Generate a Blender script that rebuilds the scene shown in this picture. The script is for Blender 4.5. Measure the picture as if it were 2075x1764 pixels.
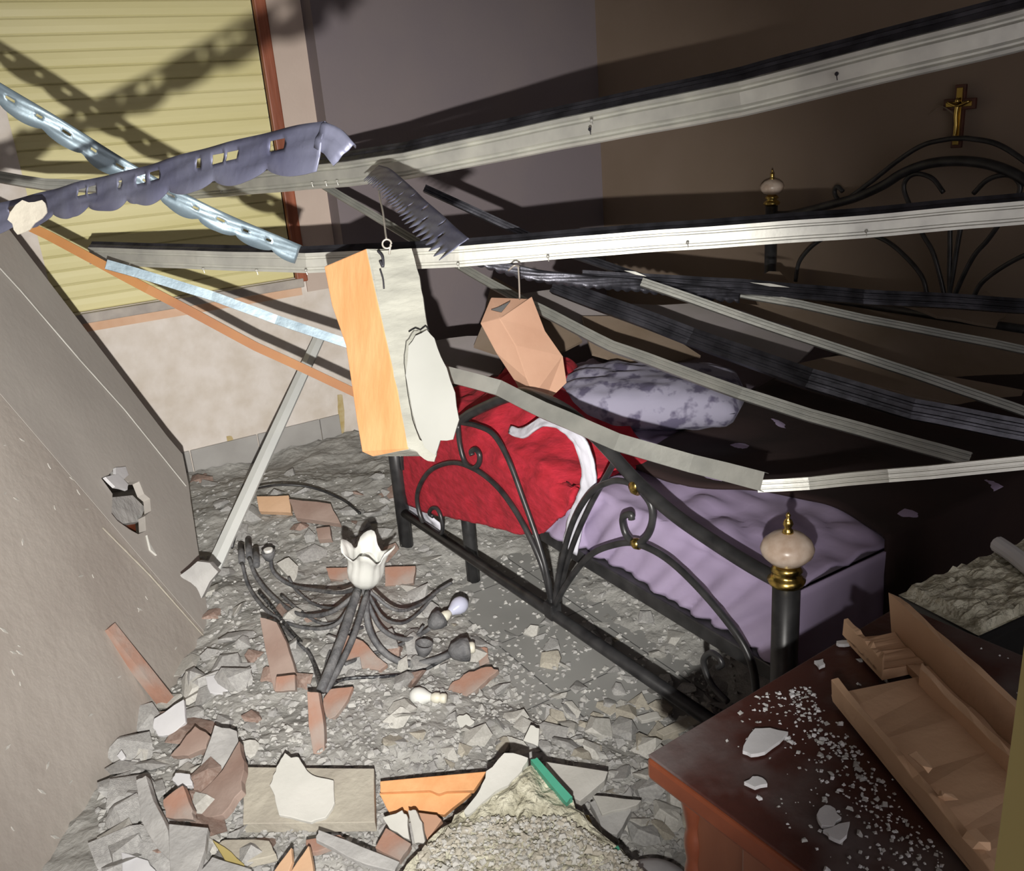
import bpy, bmesh, math, random
import numpy as np
from mathutils import Vector, Matrix, noise
from mathutils.geometry import tessellate_polygon

S = bpy.context.scene
for o in list(bpy.data.objects): bpy.data.objects.remove(o)
COL = S.collection

# ---------------------------------------------------------------- camera
IW, IH, F = 2075, 1764, 1827.0
H = 1.55
def _ray(px, py): return np.array([px-IW/2, -(py-IH/2), -F])
_up = -_ray(1450, 6000); _up /= np.linalg.norm(_up)
_d1 = _ray(4260, -31); _d1 -= _up*_d1.dot(_up); _d1 /= np.linalg.norm(_d1)
_d2 = np.cross(_up, _d1)
ROT = np.array([_d1, _d2, _up])
cam = bpy.data.objects.new('camera', bpy.data.cameras.new('camera')); COL.objects.link(cam)
cam.matrix_world = Matrix(((*ROT[0], 0), (*ROT[1], 0), (*ROT[2], H), (0, 0, 0, 1)))
cam.data.sensor_fit = 'HORIZONTAL'; cam.data.sensor_width = 36
cam.data.lens = 36*F/IW; cam.data.clip_start = 0.02
S.camera = cam
O = Vector((0, 0, H))
def ray(px, py): return Vector(ROT @ _ray(px, py))
FWD = Vector(ROT @ np.array([0, 0, -1.0])); CX = Vector(ROT[:, 0]); CY = Vector(ROT[:, 1])
def P(px, py, d): return O + ray(px, py)*(d/F)                 # at forward depth d
def Z(px, py, z=0.0): r = ray(px, py); return O + r*((z-H)/r.z)  # on a level plane
def X(px, py, x): r = ray(px, py); return O + r*(x/r.x)
def Y(px, py, y): r = ray(px, py); return O + r*(y/r.y)

# ---------------------------------------------------------------- light: one hand torch held just below the camera, plus added world fill through the back wall opening
S.view_settings.view_transform = 'Standard'; S.view_settings.look = 'None'
S.view_settings.gamma = 1; S.view_settings.use_curve_mapping = False
S.view_settings.exposure = 0.0
w = bpy.data.worlds.new('night'); S.world = w; w.use_nodes = True
w.node_tree.nodes['Background'].inputs[0].default_value = (0.9, 0.85, 0.85, 1)
w.node_tree.nodes['Background'].inputs[1].default_value = 1.9
def spot(name, loc, target, power, size, blend, radius, col):
    l = bpy.data.lights.new(name, 'SPOT'); l.energy = power; l.spot_size = math.radians(size)
    l.spot_blend = blend; l.shadow_soft_size = radius; l.color = col
    o = bpy.data.objects.new(name, l); COL.objects.link(o); o.location = loc
    o.rotation_euler = (target-loc).to_track_quat('-Z', 'Y').to_euler()
    return o
LP = O - Vector((0, 0, 1))*0.165 - CX*0.03 - FWD*0.02
tl = spot('torch', LP, P(620, 850, 4.0), 165, 77, 1.0, 0.010, (1.0, 0.965, 0.90))
tl.data.use_nodes = True; _n = tl.data.node_tree          # focused beam: falls off with distance, not with its square
_f = _n.nodes.new('ShaderNodeLightFalloff'); _f.inputs[0].default_value = 1.0
_n.links.new(_f.outputs['Linear'], _n.nodes['Emission'].inputs['Strength'])

# ---------------------------------------------------------------- materials
def mat(name, col, rough=0.8, metal=0.0, col2=None, scale=6, bump=0.0, bscale=None, detail=6, contrast=(0.35, 0.65), emit=None, trans=0, kind='noise', stretch=None, spec=0.5):
    m = bpy.data.materials.new(name); m.use_nodes = True
    nt = m.node_tree; b = nt.nodes['Principled BSDF']
    b.inputs['Base Color'].default_value = (*col, 1); b.inputs['Roughness'].default_value = rough
    b.inputs['Metallic'].default_value = metal; b.inputs['Specular IOR Level'].default_value = spec
    if trans: b.inputs['Transmission Weight'].default_value = trans
    tc = nt.nodes.new('ShaderNodeTexCoord'); mp = nt.nodes.new('ShaderNodeMapping')
    nt.links.new(tc.outputs['Object'], mp.inputs['Vector'])
    if stretch: mp.inputs['Scale'].default_value = stretch
    if col2 is not None:
        n = nt.nodes.new('ShaderNodeTexNoise' if kind == 'noise' else 'ShaderNodeTexVoronoi')
        n.inputs['Scale'].default_value = scale
        if kind == 'noise': n.inputs['Detail'].default_value = detail
        nt.links.new(mp.outputs[0], n.inputs['Vector'])
        r = nt.nodes.new('ShaderNodeValToRGB')
        r.color_ramp.elements[0].position, r.color_ramp.elements[1].position = contrast
        r.color_ramp.elements[0].color = (*col, 1); r.color_ramp.elements[1].color = (*col2, 1)
        nt.links.new(n.outputs[0], r.inputs[0]); nt.links.new(r.outputs[0], b.inputs['Base Color'])
    if bump:
        n2 = nt.nodes.new('ShaderNodeTexNoise'); n2.inputs['Scale'].default_value = bscale or scale*3
        n2.inputs['Detail'].default_value = 8
        nt.links.new(mp.outputs[0], n2.inputs['Vector'])
        bp = nt.nodes.new('ShaderNodeBump'); bp.inputs['Strength'].default_value = bump; bp.inputs['Distance'].default_value = 0.02
        nt.links.new(n2.outputs[0], bp.inputs['Height']); nt.links.new(bp.outputs[0], b.inputs['Normal'])
    return m

M = {}
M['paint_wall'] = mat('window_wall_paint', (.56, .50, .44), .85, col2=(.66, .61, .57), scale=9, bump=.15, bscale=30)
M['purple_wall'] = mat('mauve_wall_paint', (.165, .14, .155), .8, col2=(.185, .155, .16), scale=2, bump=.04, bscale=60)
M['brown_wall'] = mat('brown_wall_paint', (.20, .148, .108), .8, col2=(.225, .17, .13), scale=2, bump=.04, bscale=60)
M['strip_wall'] = mat('beige_wall_paint', (.46, .37, .32), .85, col2=(.50, .41, .355), scale=3, bump=.05, bscale=50)
M['ceiling'] = mat('ceiling_slab', (.25, .22, .20), .9, col2=(.2, .18, .17), scale=4, bump=.2)
M['trim_wood'] = mat('redwood', (.20, .055, .025), .5, col2=(.33, .10, .05), scale=4, stretch=(6, 6, .6), bump=.1)
M['sill'] = mat('stone_sill', (.42, .38, .34), .7, col2=(.30, .27, .25), scale=12, bump=.1)
M['sill_orange'] = mat('ochre_wall_band', (.55, .34, .22), .8, col2=(.62, .42, .3), scale=8)
M['base_tile'] = mat('grey_skirting_tile', (.30, .29, .28), .6, col2=(.36, .35, .34), scale=6, bump=.05)
M['dust'] = mat('plaster_dust', (.30, .295, .28), .95, col2=(.42, .415, .395), scale=9, bump=.5, bscale=35)
M['rub_gray'] = mat('grey_plaster', (.32, .315, .31), .9, col2=(.43, .425, .415), scale=8, bump=.35, bscale=30)
M['rub_mid'] = mat('mid_grey_plaster', (.38, .375, .36), .9, col2=(.48, .475, .455), scale=8, bump=.2)
M['rub_light'] = mat('pale_plaster', (.42, .41, .38), .9, col2=(.52, .51, .48), scale=8, bump=.2, bscale=30)
M['rub_warm'] = mat('buff_mortar', (.36, .33, .28), .9, col2=(.46, .43, .36), scale=8, bump=.3, bscale=30)
M['white_pl'] = mat('white_plaster', (.52, .52, .485), .85, col2=(.60, .595, .56), scale=6, bump=.08, bscale=40)
M['white_cool'] = mat('white_paint_flake', (.52, .52, .54), .8, col2=(.6, .6, .62), scale=6, bump=.06, bscale=40)
M['clay'] = mat('terracotta', (.33, .185, .135), .9, col2=(.33, .275, .245), scale=9, contrast=(.42, .66), bump=.2, bscale=30)
M['clay_dusty'] = mat('dusty_terracotta', (.24, .16, .13), .9, col2=(.33, .25, .215), scale=6, bump=.2, bscale=25)
M['clay_orange'] = mat('orange_clay_tile', (.68, .31, .125), .75, col2=(.74, .38, .17), scale=3, stretch=(7, 7, 1), bump=.12, bscale=10)
M['clay_tan'] = mat('tan_clay_block', (.52, .33, .20), .85, col2=(.58, .385, .25), scale=5, bump=.15, bscale=30)
M['clay_peach'] = mat('pinkish_clay_block', (.42, .24, .16), .85, col2=(.48, .29, .20), scale=5, bump=.08, bscale=30)
M['mortar'] = mat('light_mortar', (.30, .30, .265), .9, col2=(.42, .42, .37), scale=9, stretch=(1, 1, 3), bump=.4, bscale=22)
M['concrete'] = mat('rough_concrete', (.38, .36, .27), .95, col2=(.62, .60, .48), scale=26, bump=1.0, bscale=60, contrast=(.40, .60))
M['aggregate'] = mat('exposed_aggregate', (.20, .17, .13), .9, col2=(.72, .70, .60), scale=60, bump=1.0, bscale=90, contrast=(.44, .58))
M['panel'] = mat('dusty_grey_board', (.34, .305, .275), .85, col2=(.42, .385, .35), scale=3, bump=.12, bscale=35)
M['panel2'] = mat('dusty_grey_board_edge', (.38, .355, .33), .8, col2=(.43, .405, .375), scale=3, bump=.06, bscale=35)
M['green'] = mat('green_paint', (.05, .28, .18), .5, col2=(.08, .36, .25), scale=10)
M['ochre'] = mat('ochre_paint', (.42, .34, .13), .8)
M['iron'] = mat('black_iron', (.022, .022, .024), .38, .3, col2=(.05, .05, .052), scale=20, spec=.6)
M['brass'] = mat('brass', (.55, .40, .12), .25, 1.0)
M['marble'] = mat('marbled_ceramic', (.45, .33, .25), .3, col2=(.68, .57, .48), scale=24, bump=.02)
M['red'] = mat('red_plush', (.36, .010, .022), .95, col2=(.46, .018, .038), scale=22, bump=.3, bscale=30, stretch=(1, 1, 2.5))
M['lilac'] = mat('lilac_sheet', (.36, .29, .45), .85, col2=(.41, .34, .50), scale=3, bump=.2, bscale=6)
M['white_cloth'] = mat('white_cloth', (.60, .60, .68), .9, col2=(.66, .66, .74), scale=6, bump=.2)
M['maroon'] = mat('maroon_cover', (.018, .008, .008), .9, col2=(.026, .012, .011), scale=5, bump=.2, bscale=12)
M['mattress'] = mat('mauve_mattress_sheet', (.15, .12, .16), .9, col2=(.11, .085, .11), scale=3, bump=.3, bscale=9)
M['pillow'] = mat('patterned_pillow_cloth', (.29, .28, .37), .9, col2=(.10, .09, .15), scale=17, detail=3, contrast=(.50, .60), bump=.25, bscale=9)
M['mahogany_dusty'] = mat('mahogany_with_grey_dust', (.055, .018, .014), .4, col2=(.13, .115, .115), scale=5, bump=.1, bscale=60, contrast=(.50, .70))
M['mahogany'] = mat('varnished_mahogany', (.055, .018, .014), .32, col2=(.085, .026, .018), scale=5, stretch=(1, 5, 5), bump=.03)
M['dr_edge'] = mat('mahogany_edge', (.13, .034, .015), .35, col2=(.165, .045, .02), scale=5, stretch=(1, 5, 5))
M['dr_side'] = mat('reddish_wood_side', (.13, .044, .022), .45, col2=(.16, .058, .03), scale=4, stretch=(5, 5, .7), bump=.03)
M['black'] = mat('black_lacquer', (.008, .008, .009), .4)
M['jamb'] = mat('ochre_painted_jamb', (.30, .24, .09), .6)
M['glass_shade'] = mat('frosted_glass', (.62, .63, .60), .35, col2=(.70, .71, .68), scale=8, bump=.05, spec=.7)
M['bulb'] = mat('opal_bulb', (.50, .52, .66), .2)
M['socket'] = mat('cream_lamp_socket', (.66, .64, .54), .5)
M['chand'] = mat('dusty_dark_iron', (.09, .092, .10), .7, .2, col2=(.20, .20, .205), scale=25, bump=.3)
M['ribbed'] = mat('ribbed_iron', (.13, .135, .14), .5, .5, col2=(.03, .03, .035), scale=110, kind='noise', detail=0, stretch=(1, 1, 1), contrast=(.45, .55))
M['wire'] = mat('pale_wire', (.60, .56, .50), .45, .5)
M['steel_blue'] = mat('bluish_galvanised_steel', (.12, .125, .20), .42, .35, col2=(.19, .20, .28), scale=9, bump=.15, bscale=18)
M['steel_pale'] = mat('pale_galvanised_steel', (.20, .26, .30), .42, .4, col2=(.14, .19, .23), scale=14, bump=.1, bscale=18)
M['orange_wood'] = mat('orange_batten', (.42, .19, .055), .6, col2=(.30, .11, .035), scale=3, bump=.1)
M['pole'] = mat('pale_grey_pole', (.74, .76, .74), .7, col2=(.68, .70, .69), scale=5)
M['slab_tan'] = mat('tan_plasterboard', (.17, .125, .085), .9, col2=(.21, .16, .12), scale=5, bump=.1)
M['slab_lilac'] = mat('pale_plasterboard', (.26, .235, .24), .9, col2=(.22, .20, .19), scale=5, bump=.1)
M['cup'] = mat('white_ceramic', (.7, .7, .68), .3)

def metal_mat(name, c1, c2, rough, dust):
    m = mat(name, c1, rough, .45, col2=c2, scale=10, bump=.06, bscale=25)
    return m
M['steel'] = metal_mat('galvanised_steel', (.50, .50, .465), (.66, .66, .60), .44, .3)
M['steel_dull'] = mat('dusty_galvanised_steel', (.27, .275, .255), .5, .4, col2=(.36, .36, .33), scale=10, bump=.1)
M['steel_dark'] = mat('dark_galvanised_steel', (.035, .035, .042), .35, .75, col2=(.10, .10, .12), scale=14, bump=.2, bscale=12)  # dark steel; its tone also stands for shade on the flanges

# roller shutter slats (Z lines), skirting and floor tiles
def line_mat(name, col, line, axis, pitch, width, rough=.6, noisec=None, off=0, tilt=0):
    m = mat(name, col, rough, col2=noisec, scale=2.5, bump=.04)
    nt = m.node_tree; b = nt.nodes['Principled BSDF']
    src = b.inputs['Base Color'].links[0].from_socket if b.inputs['Base Color'].links else None
    g = nt.nodes.new('ShaderNodeNewGeometry'); sp = nt.nodes.new('ShaderNodeSeparateXYZ'); nt.links.new(g.outputs['Position'], sp.inputs[0])
    cur = None
    for ax in axis:
        a = nt.nodes.new('ShaderNodeMath'); a.operation = 'ADD'; a.inputs[1].default_value = off+50; nt.links.new(sp.outputs[ax], a.inputs[0])
        md = nt.nodes.new('ShaderNodeMath'); md.operation = 'MODULO'; md.inputs[1].default_value = pitch; nt.links.new(a.outputs[0], md.inputs[0])
        lt = nt.nodes.new('ShaderNodeMath'); lt.operation = 'LESS_THAN'; lt.inputs[1].default_value = width; nt.links.new(md.outputs[0], lt.inputs[0])
        if cur is None: cur = lt.outputs[0]
        else:
            mx = nt.nodes.new('ShaderNodeMath'); mx.operation = 'MAXIMUM'; nt.links.new(cur, mx.inputs[0]); nt.links.new(lt.outputs[0], mx.inputs[1]); cur = mx.outputs[0]
    mix = nt.nodes.new('ShaderNodeMix'); mix.data_type = 'RGBA'
    nt.links.new(cur, mix.inputs[0])
    if src: nt.links.new(src, mix.inputs[6])
    else: mix.inputs[6].default_value = (*col, 1)
    mix.inputs[7].default_value = (*line, 1)
    nt.links.new(mix.outputs[2], b.inputs['Base Color'])
    return m
M['floor'] = line_mat('grey_floor_tile', (.27, .27, .26), (.10, .10, .10), ('X', 'Y'), .33, .004, .55, (.33, .33, .32))

# ---------------------------------------------------------------- helpers
def tag(o, label=None, cat=None, group=None, kind=None):
    if label: o['label'] = label
    if cat: o['category'] = cat
    if group: o['group'] = group
    if kind: o['kind'] = kind
    return o
def ob(name, verts, faces, m, parent=None, smooth=False, bevel=0, solid=0, subsurf=0):
    me = bpy.data.meshes.new(name); me.from_pydata([tuple(v) for v in verts], [], faces); me.validate(); me.update()
    bm = bmesh.new(); bm.from_mesh(me); bmesh.ops.recalc_face_normals(bm, faces=bm.faces)
    if smooth:
        for f in bm.faces: f.smooth = True
    bm.to_mesh(me); bm.free()
    o = bpy.data.objects.new(name, me); COL.objects.link(o)
    if m is not None: me.materials.append(M[m] if isinstance(m, str) else m)
    if solid:
        s = o.modifiers.new('solid', 'SOLIDIFY'); s.thickness = solid; s.offset = 0
    if bevel:
        s = o.modifiers.new('bevel', 'BEVEL'); s.width = bevel; s.segments = 2; s.limit_method = 'ANGLE'
    if subsurf:
        s = o.modifiers.new('sub', 'SUBSURF'); s.levels = s.render_levels = subsurf
    if parent is not None: set_parent(o, parent)
    return o
def set_parent(o, p):
    o.parent = p
    bpy.context.view_layer.update() if False else None
    o.matrix_parent_inverse = Matrix.Translation(p.location).inverted()
def empty(name, loc, label, cat, group=None):
    o = bpy.data.objects.new(name, None); COL.objects.link(o); o.location = loc; o.empty_display_size = .1
    return tag(o, label, cat, group)
def box(x0, x1, y0, y1, z0, z1):
    v = [(x, y, z) for x in (x0, x1) for y in (y0, y1) for z in (z0, z1)]
    f = [(0, 1, 3, 2), (4, 6, 7, 5), (0, 4, 5, 1), (2, 3, 7, 6), (0, 2, 6, 4), (1, 5, 7, 3)]
    return v, f
def orient(p0, p1, up):
    t = (p1-p0).normalized(); s = t.cross(up).normalized(); u = s.cross(t).normalized(); return t, s, u
def merge(*parts):
    V, Fc = [], []
    for v, f in parts:
        n = len(V); V += list(v); Fc += [tuple(i+n for i in q) for q in f]
    return V, Fc
def catmull(pts, n=6):
    pts = [Vector(p) for p in pts]
    if len(pts) < 3: return pts
    q = [pts[0]*2-pts[1]]+pts+[pts[-1]*2-pts[-2]]; out = []
    for i in range(1, len(q)-2):
        a, b, c, d = q[i-1:i+3]
        for k in range(n):
            t = k/n
            out.append(.5*((2*b)+(c-a)*t+(2*a-5*b+4*c-d)*t*t+(3*b-a-3*c+d)*t**3))
    out.append(pts[-1]); return out
def tube(pts, r, n=8, sm=6, r1=None):
    c = catmull(pts, sm) if sm else [Vector(p) for p in pts]
    V, Fc = [], []; ref = None
    for i, p in enumerate(c):
        t = (c[min(i+1, len(c)-1)]-c[max(i-1, 0)]).normalized()
        if ref is None: ref = t.orthogonal().normalized()
        ref = (ref-t*ref.dot(t)).normalized(); b = t.cross(ref)
        rr = r if r1 is None else r+(r1-r)*i/(len(c)-1)
        for k in range(n):
            a = 2*math.pi*k/n; V.append(p+(ref*math.cos(a)+b*math.sin(a))*rr)
    for i in range(len(c)-1):
        for k in range(n): Fc.append((i*n+k, i*n+(k+1) % n, (i+1)*n+(k+1) % n, (i+1)*n+k))
    Fc.append(tuple(range(n))); Fc.append(tuple((len(c)-1)*n+k for k in range(n)))
    return V, Fc
def lathe(base, axis, prof, n=20):
    axis = Vector(axis).normalized(); a = axis.orthogonal().normalized(); b = axis.cross(a); V, Fc = [], []
    for (r, h) in prof:
        for k in range(n):
            t = 2*math.pi*k/n; V.append(Vector(base)+axis*h+(a*math.cos(t)+b*math.sin(t))*r)
    for i in range(len(prof)-1):
        for k in range(n): Fc.append((i*n+k, i*n+(k+1) % n, (i+1)*n+(k+1) % n, (i+1)*n+k))
    Fc.append(tuple(range(n))); Fc.append(tuple((len(prof)-1)*n+k for k in range(n)))
    return V, Fc
def extrude(path, prof, up, closed=False, wob=0, seed=0):
    """open profile (list of (s,u)) along a polyline -> sheet"""
    rnd = random.Random(seed); V, Fc = [], []; m = len(prof); path = [Vector(p) for p in path]
    fine = []
    for a, b in zip(path, path[1:]):
        n = max(2, int((b-a).length/.06))
        fine += [a.lerp(b, k/n) for k in range(n)]
    fine.append(path[-1])
    for i, p in enumerate(fine):
        t = (fine[min(i+1, len(fine)-1)]-fine[max(i-1, 0)]).normalized()
        s = t.cross(up).normalized(); u = s.cross(t)
        j = Vector((noise.noise(Vector((i*.31+seed, 0, 0))), noise.noise(Vector((i*.31+seed, 9, 0))), noise.noise(Vector((i*.31+seed, 0, 9)))))*wob
        for (a, b) in prof: V.append(p+j+s*a+u*b)
    for i in range(len(fine)-1):
        for k in range(m-1 if not closed else m):
            k2 = (k+1) % m; Fc.append((i*m+k, i*m+k2, (i+1)*m+k2, (i+1)*m+k))
    return V, Fc
def plate(outline, thick, nrm=None, holes=None, rough=0, seed=0):
    """solid slab from a 3D planar-ish outline"""
    pts = [Vector(p) for p in outline]; hs = [[Vector(p) for p in h] for h in (holes or [])]
    if nrm is None:
        nrm = Vector((0, 0, 0)); c = sum(pts, Vector())/len(pts)
        for a, b in zip(pts, pts[1:]+pts[:1]): nrm += (a-c).cross(b-c)
    nrm = nrm.normalized()
    if nrm.dot(O-pts[0]) < 0: nrm = -nrm
    allp = pts+[p for h in hs for p in h]
    tri = tessellate_polygon([pts]+hs) if hs else [tuple(range(len(pts)))]
    n = len(allp); V = allp+[p-nrm*thick for p in allp]
    Fc = [tuple(t) for t in tri]+[tuple(i+n for i in reversed(t)) for t in tri]
    o = 0
    for loop in [pts]+hs:
        k = len(loop)
        for i in range(k): Fc.append((o+i, o+(i+1) % k, o+(i+1) % k+n, o+i+n))
        o += k
    return V, Fc
def jag(pts, amp, n=3, seed=0):
    rnd = random.Random(seed); out = []
    pts = [Vector(p) for p in pts]
    c = sum(pts, Vector())/len(pts)
    for a, b in zip(pts, pts[1:]+pts[:1]):
        out.append(a)
        for k in range(1, n):
            q = a.lerp(b, k/n); out.append(q+(q-c).normalized()*rnd.uniform(-amp, amp))
    return out
def hull(rx, ry, rz, seed, n=14):
    rnd = random.Random(seed); bm = bmesh.new()
    for _ in range(n):
        v = Vector((rnd.gauss(0, 1), rnd.gauss(0, 1), rnd.gauss(0, 1))).normalized()
        bm.verts.new((v.x*rx, v.y*ry, max(-.8, min(.8, v.z*1.3))*rz))
    r = bmesh.ops.convex_hull(bm, input=bm.verts)
    bmesh.ops.delete(bm, geom=[e for e in r['geom_interior'] if isinstance(e, bmesh.types.BMVert)], context='VERTS')
    me = bpy.data.meshes.new('chunk'); bm.to_mesh(me); bm.free(); return me
def thing(name, vf, m, label, cat, group=None, **k):
    o = ob(name, vf[0], vf[1], m, **k)
    # move origin to the middle
    c = sum((Vector(v) for v in vf[0]), Vector())/len(vf[0])
    o.data.transform(Matrix.Translation(-c)); o.location = c
    return tag(o, label, cat, group)

# ---------------------------------------------------------------- room
WY, PYW, HX = 4.33, 4.20, 3.20      # window wall, mauve wall, headboard wall
CXN = 1.62                          # corner between the two
XL, YB, ZC = -1.9, -1.2, 2.9
def struct(name, vf, m, **k): return tag(ob(name, vf[0], vf[1], m, **k), kind='structure')
struct('floor', box(XL, HX+.1, YB, WY+.1, -.1, 0), 'floor')
struct('ceiling', box(XL, HX+.1, YB, WY+.1, ZC, ZC+.1), 'ceiling')
struct('wall_left', box(XL-.1, XL, YB-.1, WY+.1, 0, ZC), 'paint_wall')
struct('wall_back', merge(box(XL, -1.6, YB-.1, YB, 0, ZC), box(1.2, HX+.1, YB-.1, YB, 0, ZC), box(-1.6, 1.2, YB-.1, YB, 2.4, ZC)), 'brown_wall')  # unseen opening left behind the camera to let fill light in
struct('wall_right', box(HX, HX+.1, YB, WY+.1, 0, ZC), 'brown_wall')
wx0, wx1, wz0, wz1 = .33, 1.40, .875, 2.6
struct('wall_front', merge(box(XL, wx0, WY, WY+.1, 0, ZC), box(wx0, wx1, WY, WY+.1, 0, wz0), box(wx0, wx1, WY, WY+.1, wz1, ZC), box(wx1, CXN, WY, WY+.1, 0, ZC)), 'paint_wall')
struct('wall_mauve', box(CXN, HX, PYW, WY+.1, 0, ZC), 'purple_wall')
struct('wall_strip', box(wx1+.05, CXN, WY-.012, WY, 0.80, ZC), 'strip_wall')
# window: shutter slats, each slat a shallow bulge
sl, k, p = [], 0, .062
while wz0+k*p < wz1:
    z = wz0+k*p
    pr = [(0, z+.001), (-.004, z+.006), (-.006, z+p*.5), (-.004, z+p-.006), (0, z+p-.001)]
    V = [(wx, WY+.02+a, b) for wx in (wx0, wx1) for a, b in pr]
    sl.append((V, [(i, i+1, i+6, i+5) for i in range(4)])); k += 1
M['slat'] = mat('cream_shutter_slats', (.56, .51, .25), .55, col2=(.62, .57, .31), scale=3, bump=.03, stretch=(.3, 1, 3))
wn = struct('window_1', merge(*sl, box(wx0, wx1, WY+.03, WY+.09, wz0, wz1)), 'slat')
fr = ob('window_frame', *merge(box(wx1, wx1+.055, WY-.03, WY+.02, wz0-.02, wz1), box(wx0, wx1, WY-.03, WY+.02, wz1, wz1+.05)), 'trim_wood', wn, bevel=.006)
struct('trim_1', box(wx0+.02, wx1+.03, WY-.035, WY, wz0-.045, wz0-.002), 'sill', bevel=.004)
struct('trim_2', box(wx0+.03, wx1+.02, WY-.012, WY, wz0-.085, wz0-.045), 'sill_orange')
# skirting tiles
bt = [box(x+.003, x+.327, WY-.015, WY, 0, .145) for x in (-.9, -.57, -.24, .09, .42, .75, 1.08)]+[box(1.41, 1.515, WY-.015, WY, 0, .145)]
struct('baseboard_left', merge(*bt), 'base_tile', bevel=.003)
struct('baseboard_mauve', merge(*[box(CXN+x, CXN+x+.324, PYW-.015, PYW, 0, .12) for x in (0, .33, .66, .99)]), 'base_tile', bevel=.003)
# ochre stains of old glue near the skirting
st = []
for pts in ([(575, 890), (600, 880), (640, 872), (680, 868), (682, 884), (650, 893), (610, 900), (580, 903)], [(684, 800), (694, 800), (698, 850), (697, 880), (688, 878), (686, 840)], [(459, 884), (470, 884), (478, 905), (481, 935), (472, 945), (464, 920)]):
    st.append(plate(jag([Y(a, b, WY-.004) for a, b in pts], .006, 3, 5), .003, Vector((0, -1, 0))))
M['stain'] = mat('ochre_glue_stain', (.40, .30, .12), .9, col2=(.52, .44, .28), scale=20)
struct('trim_3', merge(*st), 'stain')
# painted door jamb at the right edge, close to the viewer
ja = P(2078, 1285, .47)
struct('trim_4', box(ja.x, ja.x+.03, ja.y-.12, ja.y, 0, ja.z), 'jamb')

# ---------------------------------------------------------------- bed
FX = 1.20
def fb(px, py, x=FX): v = X(px, py, x); return v
yL, yR, yc = 2.88, 1.05, 1.95
bed = empty("iron_bed", (FX, yc, 0), 'black wrought-iron double bed with scrolled footboard and headboard', 'bed')
# posts
def post(name, x, y, top, h0=0):
    o = ob(name, *tube([(x, y, h0), (x, y, top)], .026, 16, 0), 'iron', bed, smooth=False)
    for f in o.data.polygons: f.use_smooth = len(f.vertices) == 4
    r = ob('collar', *lathe((x, y, top), (0, 0, 1), [(.02, 0), (.033, .004), (.036, .012), (.028, .02), (.020, .026), (.030, .032), (.024, .042), (.012, .048)]), 'brass', o, smooth=True)
    k = ob('knob', *lathe((x, y, top+.046), (0, 0, 1), [(.012, 0), (.034, .006), (.047, .02), (.050, .032), (.045, .045), (.032, .057), (.014, .064), (.004, .066)], 24), 'marble', o, smooth=True)
    t = ob('finial_tip', *lathe((x, y, top+.108), (0, 0, 1), [(.012, 0), (.009, .008), (.006, .012), (.010, .02), (.007, .028), (.003, .032), (.005, .038), (.001, .044)], 12), 'brass', o, smooth=True)
    for q in (r, k, t): q.parent = o; q.matrix_parent_inverse = Matrix()
    return o
post('post', FX, yR, .665); post('post', FX, yL, .665)
HBX = 3.06
post('post', HBX, 2.82, 1.09); post('post', HBX, 1.08, 1.09)
# rails
ob('foot_rail', *tube([(FX, yL, .185), (FX, yR, .235)], .017, 10, 0), 'iron', bed, smooth=True)
ob('support_rail', *box(FX+.045, FX+.08, yR+.02, yL-.02, .385, .425), 'iron', bed, bevel=.004)
ob('side_rail', *box(FX, HBX, yR+.01, yR+.04, .36, .42), 'iron', bed, bevel=.004)
ob('side_rail', *box(FX, HBX, yL-.04, yL-.01, .36, .42), 'iron', bed, bevel=.004)
ob('leg', *tube([(FX+.10, 2.55, 0), (FX+.10, 2.55, .4)], .024, 12, 0), 'iron', bed, smooth=True)
# top arch of the footboard
def mir(pts, c=yc): return [(2*c-a, b) for a, b in pts]
def fbar(name, pts, r, x=FX, sm=6):
    return ob(name, *tube([(x, a, b) for a, b in pts], r, 10, sm), 'iron', bed, smooth=True)
half = [(1.06, .665), (1.15, .67), (1.27, .685), (1.38, .705), (1.50, .745), (1.62, .80), (1.76, .848), (1.88, .868)]
lh = [(fb(a, b).y, fb(a, b).z) for a, b in ((1070, 797), (1030, 804), (990, 820), (955, 837), (926, 852))]
fbar('top_arch', half[:-1]+lh+[(2.52, .655), (2.70, .655), (2.87, .665)], .0155)
def fp(*pp): return [(fb(a, b).y, fb(a, b).z) for a, b in pp]
base = (1.88, .225)
R1 = fp((1121, 1232), (1150, 1180), (1195, 1125), (1245, 1103), (1290, 1101), (1350, 1130), (1420, 1195), (1490, 1280), (1522, 1340), (1532, 1400), (1530, 1440))
L1 = fp((1121, 1232), (1100, 1150), (1070, 1080), (1035, 1020), (1000, 978), (958, 948), (915, 937), (870, 955), (846, 1000), (852, 1045), (870, 1078), (885, 1088))
R2 = fp((1123, 1230), (1135, 1150), (1160, 1060), (1195, 1000), (1235, 976), (1265, 975), (1290, 985))
L2 = fp((1119, 1230), (1108, 1160), (1088, 1090), (1060, 1010), (1030, 930), (1000, 880), (965, 862), (930, 855))
RS = fp((1292, 985), (1318, 1020), (1322, 1055), (1312, 1085), (1291, 1101), (1270, 1085), (1262, 1058), (1265, 1045), (1278, 1042), (1280, 1052))
LS = fp((928, 860), (932, 900), (942, 935), (958, 948), (970, 940), (972, 922), (964, 910), (955, 915), (957, 922))
RB = fp((1475, 1422), (1445, 1390), (1430, 1360), (1426, 1335), (1440, 1322), (1455, 1330), (1463, 1345), (1455, 1352))
LB = fp((892, 1088), (897, 1070), (893, 1045), (885, 1030), (875, 1030), (870, 1040), (877, 1046))
M3_ = fp((1127, 1230), (1155, 1150), (1200, 1080), (1235, 1020), (1290, 985))
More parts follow.
